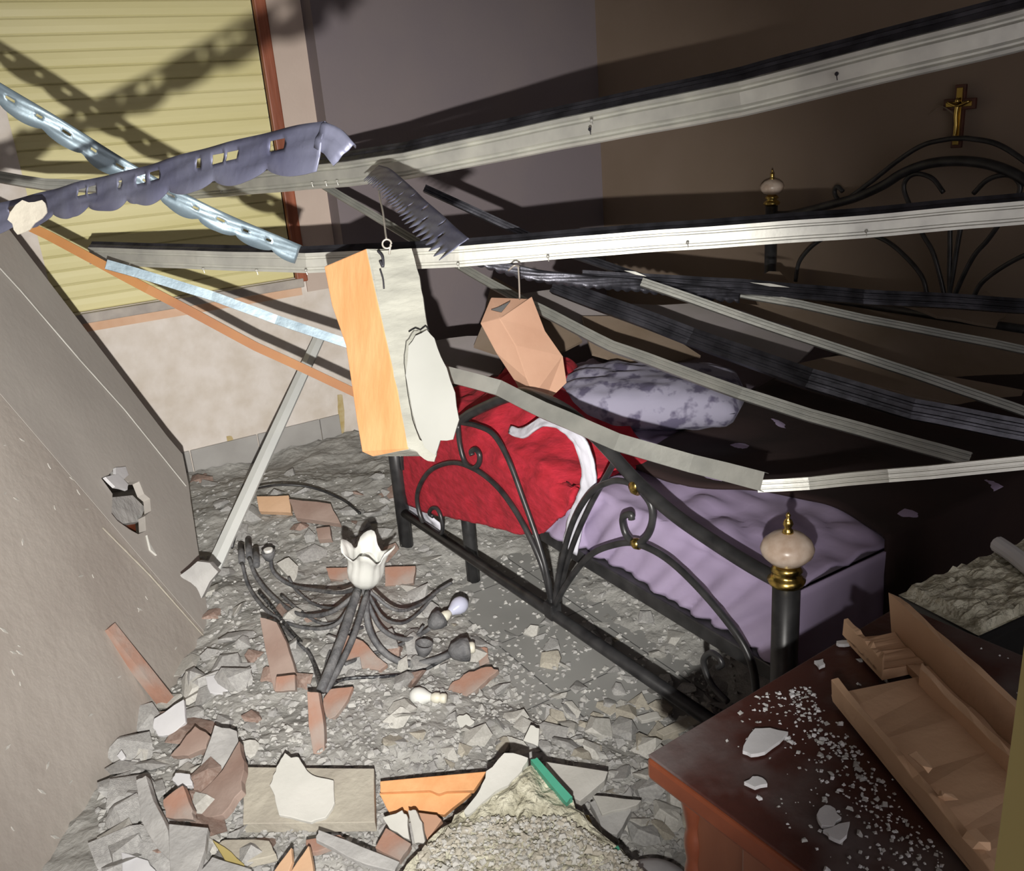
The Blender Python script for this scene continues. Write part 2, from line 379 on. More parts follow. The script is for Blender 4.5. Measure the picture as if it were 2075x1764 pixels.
for nm, pts, r in (('scroll_bar', R1, .0085), ('scroll_bar', L1, .0085), ('fan_bar', R2, .008), ('fan_bar', L2, .008), ('scroll_ring', RS, .0085), ('scroll_ring', LS, .0085), ('foot_scroll', RB, .007), ('foot_scroll', LB, .007)):
    fbar(nm, pts, r)
fbar('fan_bar', [(1.885, .225), (1.80, .43), (1.70, .60), (1.60, .74), (1.575, .785)], .0075, FX+.012)
ob('fan_clamp', *box(FX-.018, FX+.018, 1.865, 1.905, .20, .25), 'iron', bed, bevel=.004)
ob('arch_clamp', *lathe((FX, fb(1292, 985).y, fb(1292, 985).z+.0), (0, 1, .35), [(.018, -.012), (.022, 0), (.018, .012)]), 'brass', bed, smooth=True)
ob('ring_clamp', *lathe((FX, fb(1290, 1101).y, fb(1290, 1101).z), (0, 1, 0), [(.011, -.012), (.014, 0), (.011, .012)]), 'brass', bed, smooth=True)
# headboard
hb = [(2.47, 1.17), (2.50, 1.145), (2.49, 1.125), (2.46, 1.12), (2.40, 1.15), (2.25, 1.25), (2.12, 1.325), (2.02, 1.35)]
H2 = [(a, b) for a, b in hb]
def hbp(*pp): return [(fb(a, b, HBX).y, fb(a, b, HBX).z) for a, b in pp]
hc = fb(1943, 285, HBX).y
lf = hbp((1708, 388), (1697, 378), (1691, 388), (1697, 402), (1712, 405), (1760, 372), (1820, 325), (1870, 294), (1920, 282))
fbar('head_top_bar', lf+[(hc, lf[-1][1]+.002)]+[(2*hc-a, b) for a, b in lf[::-1]], .009, HBX)
lf = hbp((1700, 410), (1740, 398), (1790, 375), (1830, 350), (1880, 332))+[(hc, fb(1943, 326, HBX).z)]
fbar('head_arch', [(2.80, 1.05), (2.70, 1.06)]+lf+[(2*hc-a, b) for a, b in lf[:-1][::-1]]+[(2*hc-2.70, 1.06), (2*hc-2.80, 1.05)], .018, HBX)
ob('head_rail', *tube([(HBX, 2.82, .72), (HBX, 1.08, .72)], .015, 10, 0), 'iron', bed, smooth=True)
for pts in ((((1915, 605), (1905, 560), (1890, 510), (1870, 475), (1850, 430), (1832, 385), (1838, 362), (1860, 352), (1890, 362), (1912, 390))),
            ((1925, 605), (1924, 560), (1925, 500), (1925, 450)), ((1880, 605), (1868, 560), (1830, 515), (1790, 485), (1740, 470), (1690, 475), (1650, 495), (1620, 530), (1612, 570))):
    q = hbp(*pts); fbar('head_bar', q, .0085, HBX); fbar('head_bar', [(2*hc-.03-a, b) for a, b in q], .0085, HBX)

# mattress and bedding
mx0, mx1, my0, my1, mz0, mz1 = FX+.055, HBX-.06, yR+.05, yL-.05, .43, .60
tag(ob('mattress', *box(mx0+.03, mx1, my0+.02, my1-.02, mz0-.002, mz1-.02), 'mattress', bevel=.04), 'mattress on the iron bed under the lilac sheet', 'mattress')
def cloth(name, label, cat, fn, nu, nv, m, solid=.006, group=None):
    V = [fn(i/nu, j/nv) for j in range(nv+1) for i in range(nu+1)]
    Fc = [(j*(nu+1)+i, j*(nu+1)+i+1, (j+1)*(nu+1)+i+1, (j+1)*(nu+1)+i) for j in range(nv) for i in range(nu)]
    return thing(name, (V, Fc), m, label, cat, group, smooth=True, solid=solid)
def fold(a, b, s): return noise.noise(Vector((a, b, s)))
# lilac sheet: skirt at the foot, top, drop on the right side
def sheet(u, v):
    y = my1+.0-(my1-my0)*u
    # v: 0 bottom of foot drop .. .25 top edge .. 1 far
    if v < .3:
        t = v/.3; z = mz0-.003+(mz1-mz0+.003)*t; x = mx0+(.022 if y < 1.82 else -.008)
        dg = abs(fold(y*13+z*11, z*2, 3))*.060*(1-.6*t)+max(-.1, fold(y*5+z*6, z*2, 8))*.03
        if t > .8: x += (t-.8)*.05
        return Vector((max(FX+.038, x-dg*(.35 if y > 1.86 else 1)), y, z))
    t = (v-.3)/.7; x = mx0+.02+(.80)*t
    z = mz1+abs(fold(x*2+y*7, y*4-x*14, 1))*.034+fold(x*9, y*3, 5)*.01
    return Vector((x, y, z))
cloth('bed_sheet', 'lilac bed sheet wrinkled over the mattress behind the footboard', 'bed sheet', sheet, 120, 60, 'lilac')
def side(u, v):
    x = mx0-.012+u*.36; z = mz1+.004-v*.33
    d = fold(x*17, z*3, 30)*.022*v+fold(x*7, z, 3)*.02*v+.012
    return Vector((x, my0-d, z))
cloth('sheet_side_drop', 'lilac cloth hanging in folds down the side of the bed by the dresser', 'bed sheet', side, 60, 20, 'lilac')
# very dark maroon layer over the right part of the bed
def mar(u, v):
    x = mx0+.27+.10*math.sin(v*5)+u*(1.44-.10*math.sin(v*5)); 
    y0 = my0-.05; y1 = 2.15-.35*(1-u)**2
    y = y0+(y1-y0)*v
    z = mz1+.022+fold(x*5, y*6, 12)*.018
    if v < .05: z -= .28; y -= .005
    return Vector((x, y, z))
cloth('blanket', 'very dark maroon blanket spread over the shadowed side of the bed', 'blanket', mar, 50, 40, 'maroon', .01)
# red blanket over the foot corner
def interp(t, pts):
    for (a, va), (b, vb) in zip(pts, pts[1:]):
        if t <= b: s = (t-a)/(b-a); return va+(vb-va)*s
    return pts[-1][1]
def red(u, v):
    y = my1+.10-(my1+.10-1.90+.10*max(0, math.sin(min(1, v*1.1)*math.pi)))*u
    zb = interp(u, [(0, .205), (.2, .23), (.6, .33), (.85, .385), (.95, .43), (1, .50)])
    if v < .5:
        t = v/.5; z = zb+(mz1+.02-zb)*t
        x = mx0-.032-.006*math.sin(t*3)+.02*max(0, t-.85)/.15
        d = fold(y*9, z*9, 3)*.012+fold(y*30+z*8, z*20, 7)*.004
        return Vector((max(FX+.018, x-d), y-.02*math.sin(z*14)*u, z))
    t = (v-.5)/.5; x = mx0-.02+t*(.55-.25*u)
    bump = .16*math.exp(-((u-.55)/.28)**2-((t-.5)/.35)**2)
    z = mz1+.02+bump+fold(x*9, y*9, 2)*.03+fold(x*30, y*25, 2)*.006
    if u < .08: z -= (.08-u)*3
    return Vector((x, y-.15*t*u, z))
cloth('blanket', 'crimson plush blanket bunched over the foot corner of the bed', 'blanket', red, 90, 70, 'red', .014)
def edge(u, v):
    pts = catmull([fb(1018, 878, 1.23), fb(1045, 885, 1.22), fb(1085, 862, 1.215), fb(1125, 872, 1.21), fb(1155, 905, 1.205), fb(1172, 960, 1.205), fb(1165, 1010, 1.205), fb(1145, 1060, 1.205), fb(1135, 1115, 1.205)], 8)
    n = len(pts)-1; q = pts[min(n, int(u*n))]; wdt = interp(u, [(0, .02), (.15, .028), (.35, .02), (.55, .04), (1, .05)])
    a = pts[max(0, min(n, int(u*n))-1)]; b = pts[min(n, int(u*n)+1)]; t = (b-a).normalized(); s = t.cross(Vector((1, 0, 0))).normalized()
    return Vector(q)+s*(v-.3)*wdt*(1)+Vector((-.004+.012*v+fold(u*20, v*3, 4)*.006+.025, 0, 0))
cloth('blanket_lining', 'white folded lining edge beside the crimson blanket', 'blanket lining', edge, 64, 6, 'white_cloth', .008)
def corner_cloth(u, v):
    a = fb(800, 1035, 1.22).lerp(fb(845, 1005, 1.22), u); b = fb(835, 1060, 1.22).lerp(fb(893, 1092, 1.22), u)
    q = a.lerp(b, v); return q+Vector((.02+fold(u*5, v*5, 1)*.02, 0, 0))
cloth('sheet_corner', 'white sheet corner hanging below the crimson blanket', 'bed sheet', corner_cloth, 12, 12, 'white_cloth', .004)

def pillow(c, ax, ay, hx, hy, hz, m, label, name='pillow', seed=1):
    n = 28; V, Fc = [], []
    for s in (1, -1):
        for j in range(n+1):
            for i in range(n+1):
                u, v = i/n*2-1, j/n*2-1
                h = (max(0, (1-u**4))*max(0, (1-v**4)))**.45
                pin = 1-.10*(u*u*v*v)
                p = Vector(c)+Vector(ax)*(u*hx*(1-.07*(1-v*v)*0)*pin)+Vector(ay)*(v*hy*pin)+Vector((0, 0, 1))*(s*h*hz+fold(u*4, v*4, seed)*.018*h)
                V.append(p)
    N = (n+1)**2
    for s in range(2):
        for j in range(n):
            for i in range(n):
                q = (s*N+j*(n+1)+i, s*N+j*(n+1)+i+1, s*N+(j+1)*(n+1)+i+1, s*N+(j+1)*(n+1)+i); Fc.append(q)
    o = thing(name, (V, Fc), m, label, name, smooth=True)
    bm = bmesh.new(); bm.from_mesh(o.data); bmesh.ops.remove_doubles(bm, verts=bm.verts, dist=.0005); bmesh.ops.recalc_face_normals(bm, faces=bm.faces); bm.to_mesh(o.data); bm.free()
    return o
pa, pb = Z(1190, 800, .70), Z(1450, 800, .70)
ax = (pb-pa).normalized(); ay = Vector((-ax.y, ax.x, 0))
pillow(Z(1310, 800, .69), ax, ay, .30, .20, .075, 'pillow', 'white pillow with a dark violet leaf pattern lying on the bed')
pillow(Z(1090, 778, .70), ax, ay, .13, .16, .07, 'red', 'crimson cushion lying beside the patterned pillow', 'cushion', 4)

# broken boards lying over the head end of the bed
slabs = [
 ('slab_lilac', [(1040, 600), (1130, 585), (1250, 620), (1400, 690), (1300, 705), (1150, 660)], 3.15, 'greyish broken board at the left head corner of the bed'),
 ('slab_lilac', [(1275, 615), (1460, 618), (1600, 660), (1650, 700), (1600, 745), (1480, 720), (1380, 680)], 3.0, 'large pale plasterboard sheet lying across the head of the bed'),
 ('slab_tan', [(1180, 640), (1330, 650), (1420, 720), (1290, 745), (1200, 715)], 3.1, 'tan board fragment behind the patterned pillow'),
 ('slab_tan', [(1460, 610), (1720, 635), (2075, 720), (2075, 800), (1800, 730), (1620, 680)], 3.05, 'long brown board sheet under the headboard'),
 ('slab_tan', [(1800, 590), (1860, 600), (1940, 612), (2000, 590), (2040, 630), (2020, 660), (1900, 640), (1810, 610)], 3.0, 'torn tan board edge leaning on the base of the headboard'),
 ('slab_tan', [(1600, 740), (1700, 720), (1850, 750), (2075, 790), (2075, 850), (1850, 800), (1700, 770)], 2.9, 'thin brown board strip across the middle of the bed'),
 ('slab_lilac', [(880, 690), (980, 680), (1030, 720), (1010, 760), (930, 750), (870, 720)], 3.4, 'grey board piece leaning behind the bed corner'),
 ('slab_tan', [(1000, 560), (1150, 640), (1180, 690), (1080, 740), (960, 700)], 3.3, 'brown board propped in the corner behind the hanging block'),
 ('slab_tan', [(1520, 560), (1580, 550), (1640, 600), (1620, 640), (1540, 620)], 3.05, 'small brown board scrap at the left headboard post'),
]
for i, (m, pts, d, lb) in enumerate(slabs):
    pp = []
    for (a, b) in pts:
        pp.append(P(a, b, d+(700-b)*.0016))
    thing('board_fragment', plate(jag(pp, .012, 3, i), .012), m, lb, 'board fragment')

# crucifix on the wall above the headboard
cx0 = X(1945, 240, 3.17)
cr = empty('crucifix', cx0, 'small dark wooden crucifix with brass figure on the wall above the headboard', 'crucifix')
def cbox(name, y0, y1, z0, z1, xo, t, m, bev=.003): return ob(name, *box(cx0.x+xo-t, cx0.x+xo, cx0.y+y0, cx0.y+y1, cx0.z+z0, cx0.z+z1), m, cr, bevel=bev)
cbox('upright', -.021, .021, -.10, .115, .0, .012, 'mahogany'); cbox('crossbar', -.062, .062, .03, .068, -.001, .012, 'mahogany')
cbox('brass_inlay', -.012, .012, -.09, .105, -.012, .004, 'brass'); cbox('brass_inlay', -.050, .050, .04, .058, -.012, .004, 'brass')
body = [(0, .045), (.002, .01), (-.002, -.03), (.003, -.065)]
ob('figure', *merge(tube([(cx0.x-.022, cx0.y+a, cx0.z+b) for a, b in body], .009, 10, 5, .005), tube([(cx0.x-.02, cx0.y-.042, cx0.z+.058), (cx0.x-.024, cx0.y, cx0.z+.044), (cx0.x-.02, cx0.y+.042, cx0.z+.058)], .0045, 8, 5),
    lathe((cx0.x-.024, cx0.y, cx0.z+.05), (0, 0, 1), [(.003, 0), (.008, .005), (.009, .012), (.005, .02), (.001, .022)], 10)), 'brass', cr, smooth=True)
thing('palm_twig', tube([X(1940, 235, 3.155), X(1905, 215, 3.15), X(1880, 232, 3.14)], .003, 6), 'slab_tan', 'thin dry twig tucked behind the small crucifix', 'twig')

# ---------------------------------------------------------------- dresser
dz = .80
c0 = Z(1313, 1528, dz); e1 = Vector((math.cos(.055), math.sin(.055), 0)); e2 = Vector((e1.y, -e1.x, 0))
dr = empty('dresser', (c0.x, c0.y, 0), 'dark mahogany dresser with debris-covered top in the right foreground', 'dresser')
DL, DD = .525, .80
def dq(a, b, z): return c0+e1*a+e2*b+Vector((0, 0, z-dz))
def dbox(name, a0, a1, b0, b1, z0, z1, m, bev=.004):
    v = [dq(a, b, z) for a in (a0, a1) for b in (b0, b1) for z in (z0, z1)]
    return ob(name, v, box(0, 1, 0, 1, 0, 1)[1], m, dr, bevel=bev)
dbox('top', 0, DL, 0, DD, dz-.004, dz, 'mahogany_dusty', .0015)
dbox('top_edge', -.002, DL+.002, -.002, DD, dz-.036, dz-.004, 'dr_edge', .006)
dbox('carcass', .045, DL-.03, .035, DD, .06, dz-.036, 'dr_side', .004)
dbox('plinth', .03, DL-.03, .03, DD, 0, .06, 'dr_edge', .004)
# twisted rope moulding under the top
rp = []
for kk in range(46):
    b = .03+kk*.02
    rp.append(lathe(dq(.040, b, dz-.045), e2+Vector((0, 0, -.9))+e1*.1, [(.001, -.012), (.005, -.008), (.0065, 0), (.005, .008), (.001, .012)], 8))
ob('rope_moulding', *merge(*rp), 'dr_edge', dr, smooth=True)
# turned half column at the corner
prof = [(.012, .06)]+[(.010+.004*abs(math.sin(z*60)), z) for z in np.linspace(.07, dz-.10, 60)]+[(.016, dz-.085), (.018, dz-.07), (.011, dz-.06), (.016, dz-.05)]
ob('corner_column', *lathe(dq(.050, .028, 0), (0, 0, 1), prof, 14), 'dr_edge', dr, smooth=True)
# drawers on the front
for kk, (z0, z1) in enumerate(((.56, .74), (.34, .54), (.10, .32))):
    dbox('drawer', .032, .046, .12, DD-.05, z0, z1, 'dr_side', .004)

# low black cabinet beyond the dresser, its top heaped with dust
bz = .78
q0 = Z(1820, 1206, bz)
bx = empty('bedside_cabinet', (q0.x, q0.y, 0), 'black bedside cabinet with a dust and rubble covered top beyond the dresser', 'cabinet')
f2 = Z(1983, 1289, bz)-q0; BD = f2.length; f2.normalize(); f1 = Vector((-f2.y, f2.x, 0)); BW = .42
def bq(a, b, z): return Vector((q0.x, q0.y, z))+f1*a+f2*b
def bbox(name, a0, a1, b0, b1, z0, z1, m, bev=.003): return ob(name, [bq(a, b, z) for a in (a0, a1) for b in (b0, b1) for z in (z0, z1)], box(0, 1, 0, 1, 0, 1)[1], m, bx, bevel=bev)
bbox('body', .012, BW-.01, .012, BD-.012, 0, bz-.02, 'black'); bbox('top', 0, BW, 0, BD, bz-.02, bz, 'black')
n = 40; V = []; 
for j in range(n+1):
    for i in range(n+1):
        a, b = i/n*BW, j/n*BD; h = .012+.010*fold(a*30, b*30, 3)+.010*abs(fold(a*90, b*90, 6)); e = min(i, j, n-i, n-j)
        V.append(bq(a, b, bz+(h if e > 1 else .001)))
thing('dust_pile', (V, [(j*(n+1)+i, j*(n+1)+i+1, (j+1)*(n+1)+i+1, (j+1)*(n+1)+i) for j in range(n) for i in range(n)]), M['concrete'], 'heap of dust and grit covering the top of the black cabinet', 'dust pile')['kind'] = 'stuff'
thing('candle', tube([Z(2022, 1102, bz+.03), Z(2060, 1128, bz+.03), Z(2110, 1170, bz+.03)], .014, 12), 'white_cool', 'white candle stick lying on the dusty black cabinet', 'candle')

# hollow clay block fragments on the dresser
def block(label, a, b, wdir, floors, fins, wall, m, seed, name='hollow_block_fragment'):
    """a->b run on the dresser; wdir sideways; fins = list of (offset, height, start, end)"""
    parts = []
    L = (b-a).length; t = (b-a).normalized(); up = t.cross(wdir).normalized()
    if up.z < 0: up = -up
    rnd = random.Random(seed)
    def slab(o0, o1, h0, h1, s0, s1):
        n = 14; V = []
        for i in range(n+1):
            s = s0+(s1-s0)*i/n
            for (o, h) in ((o0, h0), (o1, h0), (o1, h1), (o0, h1)):
                V.append(a+t*s+wdir*o+up*(h+ (rnd.uniform(-.003, .003) if h == h1 else 0))+t*(rnd.uniform(-.008, .008) if i in (0, n) else 0))
        Fc = [(i*4+k, i*4+(k+1) % 4, i*4+4+(k+1) % 4, i*4+4+k) for i in range(n) for k in range(4)]+[(0, 1, 2, 3), (n*4, n*4+1, n*4+2, n*4+3)]
        return V, Fc
    for (o0, o1, s0, s1) in floors: parts.append(slab(o0, o1, 0, wall, s0*L, s1*L))
    for (o, h, s0, s1) in fins: parts.append(slab(o, o+wall, wall*.5, h, s0*L, s1*L))
    return thing(name, merge(*parts), m, label, 'brick fragment', bevel=.001)
fa, fbm = Z(1690, 1425, .806), Z(1985, 1790, .806)
tt = (fbm-fa).normalized(); wd = Vector((tt.y, -tt.x, 0)); wd = wd if wd.dot(CX) > 0 else -wd
FR = (fa, tt, wd); W_1 = (Z(1893, 1424, .81)-fa).dot(wd)
block('tan hollow clay block fragment with open channel lying nearest on the dresser', fa, fa+tt*.42, (wd+Vector((0, 0, .12))).normalized(), [(0, W_1, 0, 1)], [(0, .035, 0, 1), (W_1-.009, .034, .03, 1)], .009, 'clay_tan', 3)
fa2 = Z(1808, 1290, .806); W_2 = (fa2-Z(1752, 1340, .806)).dot(wd); off2 = max(0, (fa2-fa).dot(wd)-W_1); fa2 = fa2-wd*W_2
block('tan hollow clay block fragment with tall rear wall lying behind the first on the dresser', fa2, fa2+tt*.42, wd, [(0, W_2, 0, .20), (W_2-max(.004, off2*.8), W_2, .20, 1)], [(0, .03, -.03, .20), (W_2+.001, .062, -.03, 1)], .009, 'clay_tan', 8)

# flakes and crumbs on the dresser top
fl = [([(1505, 1520), (1512, 1500), (1530, 1475), (1560, 1474), (1597, 1482), (1580, 1500), (1550, 1522), (1522, 1527)], 'large white paint flake near the front corner of the dresser top'),
      ([(1508, 1583), (1525, 1572), (1545, 1575), (1555, 1587), (1530, 1593)], 'small white paint flake in front of the large one on the dresser'),
      ([(1655, 1650), (1672, 1630), (1692, 1637), (1705, 1655), (1690, 1672), (1665, 1670)], 'round white plaster flake amid the grit on the dresser'),
      ([(1668, 1680), (1700, 1668), (1722, 1664), (1716, 1690), (1702, 1702), (1680, 1692)], 'triangular white plaster flake below the round one on the dresser'),
      ([(1650, 1338), (1668, 1334), (1672, 1345), (1660, 1350)], 'tiny white flake on the far part of the dresser top'),
      ([(1695, 1298), (1718, 1296), (1722, 1303), (1700, 1304)], 'thin white sliver at the far edge of the dresser top')]
for i, (pts, lb) in enumerate(fl):
    thing('paint_flake', plate(jag([Z(a, b, dz+.008) for a, b in pts], .002, 2, i), .005, Vector((0, 0, 1))), 'white_cool', lb, 'plaster flake')
for i, (px, py, r) in enumerate(((1863, 1545, .011), (1925, 1620, .009), (1978, 1700, .010))):
    me = hull(r, r*1.5, r*.8, 70+i, 10); o = bpy.data.objects.new('brick_crumb', me); COL.objects.link(o); me.materials.append(M['clay_tan']); o.location = Z(px, py, .846)
    tag(o, ['squarish tan crumb highest on the near clay block', 'dark crumb midway down the near clay block', 'crumb at the low end of the near clay block'][i], 'crumb')
def grit(name, label, cat, n, fn, sizes, m, seed, m2=None):
    rnd = random.Random(seed); V, Fc = [], []; mi = []
    for i in range(n):
        c, up = fn(rnd)
        if c is None: continue
        s = rnd.uniform(*sizes)*(1 if rnd.random() < .8 else 1.8); rot = Matrix.Rotation(rnd.random()*6.28, 3, 'Z')@Matrix.Rotation(rnd.uniform(-.6, .6), 3, 'X')
        k = len(V); pts = [(-1, -.7, -.3), (1, -.8, -.3), (.8, .9, -.3), (-.7, .8, -.3), (-.6, -.5, .45), (.6, -.4, .35), (.5, .6, .5), (-.5, .5, .3)]
        for q in pts: V.append(c+rot@Vector([a*s*rnd.uniform(.6, 1.2) for a in q]))
        Fc += [tuple(k+j for j in f) for f in ((0, 1, 2, 3), (4, 5, 6, 7), (0, 1, 5, 4), (1, 2, 6, 5), (2, 3, 7, 6), (3, 0, 4, 7))]
        mi += [i % 2]*6
    o = thing(name, (V, Fc), m, label, cat); o['kind'] = 'stuff'
    if m2: 
        o.data.materials.append(M[m2])
        for p_, q_ in zip(o.data.polygons, mi): p_.material_index = q_
    return o
def ongrit(r):
    t = r.random()
    if t < .75:   # band beside the clay blocks
        p = FR[0]+FR[1]*r.uniform(-.05, .40)-FR[2]*(.01+abs(r.gauss(0, .05)))
    else: p = dq(r.uniform(.03, .62), r.uniform(.02, .6), dz)
    q = p-c0; a, b = q.dot(e1), q.dot(e2)
    if not (.01 < a < DL-.01 and .01 < b < DD-.01): return None, None
    return Vector((p.x, p.y, dz+.002)), None
grit('grit', 'fine grey and white grit scattered over the dresser top', 'grit', 900, ongrit, (.0007, .0026), 'rub_gray', 5, 'white_cool')

# ---------------------------------------------------------------- rubble field
def inpoly(x, y, poly):
    c = False; j = len(poly)-1
    for i in range(len(poly)):
        if (poly[i][1] > y) != (poly[j][1] > y) and x < (poly[j][0]-poly[i][0])*(y-poly[i][1])/(poly[j][1]-poly[i][1])+poly[i][0]: c = not c
        j = i
    return c
def ground(x, y):
    """rubble height"""
    h = .035+.035*noise.noise(Vector((x*2.2, y*2.2, 1)))+.018*noise.noise(Vector((x*7, y*7, 2)))
    # pile at the near left
    h += .13*math.exp(-((x-.10)**2+(y-1.75)**2)/.22)+.06*math.exp(-((x-.85)**2+(y-3.6)**2)/.35)
    h += .05*math.exp(-((x-.55)**2+(y-2.35)**2)/.15)
    # clear tiles under and before the bed
    h -= .075*math.exp(-((x-1.35)**2)/.08-((y-1.9)**2)/.35)
    h -= .06*math.exp(-((x-1.0)**2)/.05-((y-4.2)**2)/.04)
    if x > 1.05 and y < 1.0: h -= .03
    return h
n1, n2 = 190, 260; V = []     # stays short of the walls
gx0, gx1, gy0, gy1 = -.45, 2.9, .2, WY-.02
for j in range(n2+1):
    for i in range(n1+1):
        x = gx0+(gx1-gx0)*i/n1; y = gy0+(gy1-gy0)*j/n2
        h = ground(x, y)+.012*(noise.noise(Vector((x*25, y*25, 0))))+.006*noise.noise(Vector((x*60, y*60, 0)))
        V.append((x, min(y, PYW-.03) if x > CXN-.04 else y, max(h, -.01)))
Fc = [(j*(n1+1)+i, j*(n1+1)+i+1, (j+1)*(n1+1)+i+1, (j+1)*(n1+1)+i) for j in range(n2) for i in range(n1)]
tag(ob('rubble_dust', V, Fc, 'dust', smooth=True), 'grey layer of crushed plaster and dust over the bedroom floor', 'rubble', kind='stuff')

def G(px, py, lift=0.0):
    p = Z(px, py, .03)
    for _ in range(6): p = Z(px, py, max(0, ground(p.x, p.y))+lift)
    return p
DARK = [c0, dq(DL, 0, 0), dq(DL, DD, 0), dq(0, DD, 0)]
dpoly = [(q.x, q.y) for q in DARK]
def clear(p): return not inpoly(p.x, p.y, dpoly)
# leaning boards on the left define where rubble stops
A0, A1 = Z(430, 1298, .02), Z(190, 1790, .02)
def left_ok(p):
    d = (A1-A0); q = p-A0
    return (d.x*q.y-d.y*q.x) > -0.02 or p.y > 2.75 and p.x > .42+(p.y-2.75)*.17
def fine(r):
    for _ in range(20):
        px, py = r.uniform(200, 1500), 950+820*r.random()**.8
        p = G(px, py)
        if clear(p) and left_ok(p) and p.x < 1.75 and p.y < WY-.08 and p.y > 1.0:
            # thin out on the clean tiles
            if p.x > 1.15 and r.random() < .55: continue
            return p+Vector((0, 0, r.uniform(-.002, .008))), None
    return None, None
grit('gravel', 'small loose grey and buff crumbs scattered all over the rubble', 'rubble', 7000, fine, (.003, .009), 'rub_gray', 11, 'rub_mid')

rnd = random.Random(4)
protos = []
for i in range(16):
    me = hull(1, rnd.uniform(.6, .95), rnd.uniform(.22, .45), 200+i, rnd.choice((9, 11, 13)))
    protos.append(me)
mats = {'g': ('rub_gray', 'grey'), 'l': ('rub_light', 'pale'), 'w': ('rub_warm', 'buff'), 'c': ('clay_dusty', 'dull reddish'), 'p': ('white_cool', 'white')}
pm = {}
def chunk(i, key):
    if (i, key) not in pm:
        me = protos[i].copy(); me.materials.clear(); me.materials.append(M[mats[key][0]]); pm[(i, key)] = me
    return pm[(i, key)]
zones = [
 # name, px range, py range, count, sizes, colour weights
 ('beside the leaning grey boards at the lower left', (230, 520), (1330, 1764), 72, (.035, .085), 'gggglc'),
 ('among the arms of the fallen chandelier', (400, 900), (1080, 1400), 64, (.03, .075), 'ggggglc'),
 ('between the chandelier and the bed foot rail', (860, 1480), (1230, 1520), 70, (.022, .055), 'gggglw'),
 ('in the foreground in front of the dresser', (780, 1400), (1430, 1700), 60, (.026, .065), 'gglllww'),
 ('along the skirting below the window', (400, 800), (960, 1100), 32, (.03, .08), 'gggc'),
]
avoid = [[(490, 1530), (770, 1530), (770, 1700), (490, 1700)], [(760, 1560), (1000, 1560), (1000, 1640), (760, 1680)], [(960, 1520), (1240, 1560), (1230, 1620), (1330, 1764), (780, 1764)]]
for zn, (a0, a1), (b0, b1), cnt, (s0, s1), ws in zones:
    got = 0; tries = 0
    while got < cnt and tries < 3000:
        tries += 1
        px, py = rnd.uniform(a0, a1), rnd.uniform(b0, b1)
        if any(inpoly(px, py, a) for a in avoid): continue
        p = G(px, py)
        if not (clear(p) and left_ok(p)) or p.y > WY-.1 or p.x > 1.6: continue
        key = rnd.choice(ws); i = rnd.randrange(16); s = rnd.uniform(s0, s1)*rnd.uniform(.7, 1.1)
        o = bpy.data.objects.new('rubble_chunk', chunk(i, key)); COL.objects.link(o)
        o.scale = (s, s, s); o.rotation_euler = (rnd.uniform(-.5, .5), rnd.uniform(-.5, .5), rnd.random()*6.28)
        o.location = p+Vector((0, 0, s*.18))
        tag(o, '%s angular chunk of broken plaster %s' % (mats[key][1], zn), 'rubble chunk', '%s chunks %s' % (mats[key][1], zn)); got += 1

# larger pieces, drawn one by one: (outline, colour, lift, tilt, thickness, name, label)
def piece(pts, m, lift, thick, name, label, cat, tilt=(0, 0), j=.004, nn=3, seed=0):
    c = (sum(a for a, b in pts)/len(pts), sum(b for a, b in pts)/len(pts))
    g = G(*c); z = g.z+lift
    c3 = Z(c[0], c[1], z)
    # plane through c3 tilted by tilt (rise towards the camera-right / away)
    right = Vector((CX.x, CX.y, 0)).normalized(); away = Vector((FWD.x, FWD.y, 0)).normalized()
    nrm = (Vector((0, 0, 1))-right*tilt[0]-away*tilt[1]).normalized()
    out = []
    for a, b in pts:
        r = ray(a, b); t = (c3-O).dot(nrm)/r.dot(nrm); out.append(O+r*t)
    return thing(name, plate(jag(out, j, nn, seed or int(c[0])), thick, nrm), m, label, cat, bevel=.0015)
BF, PFr, CB, CS = 'brick_fragment', 'plaster_fragment', 'brick fragment', 'plaster fragment'
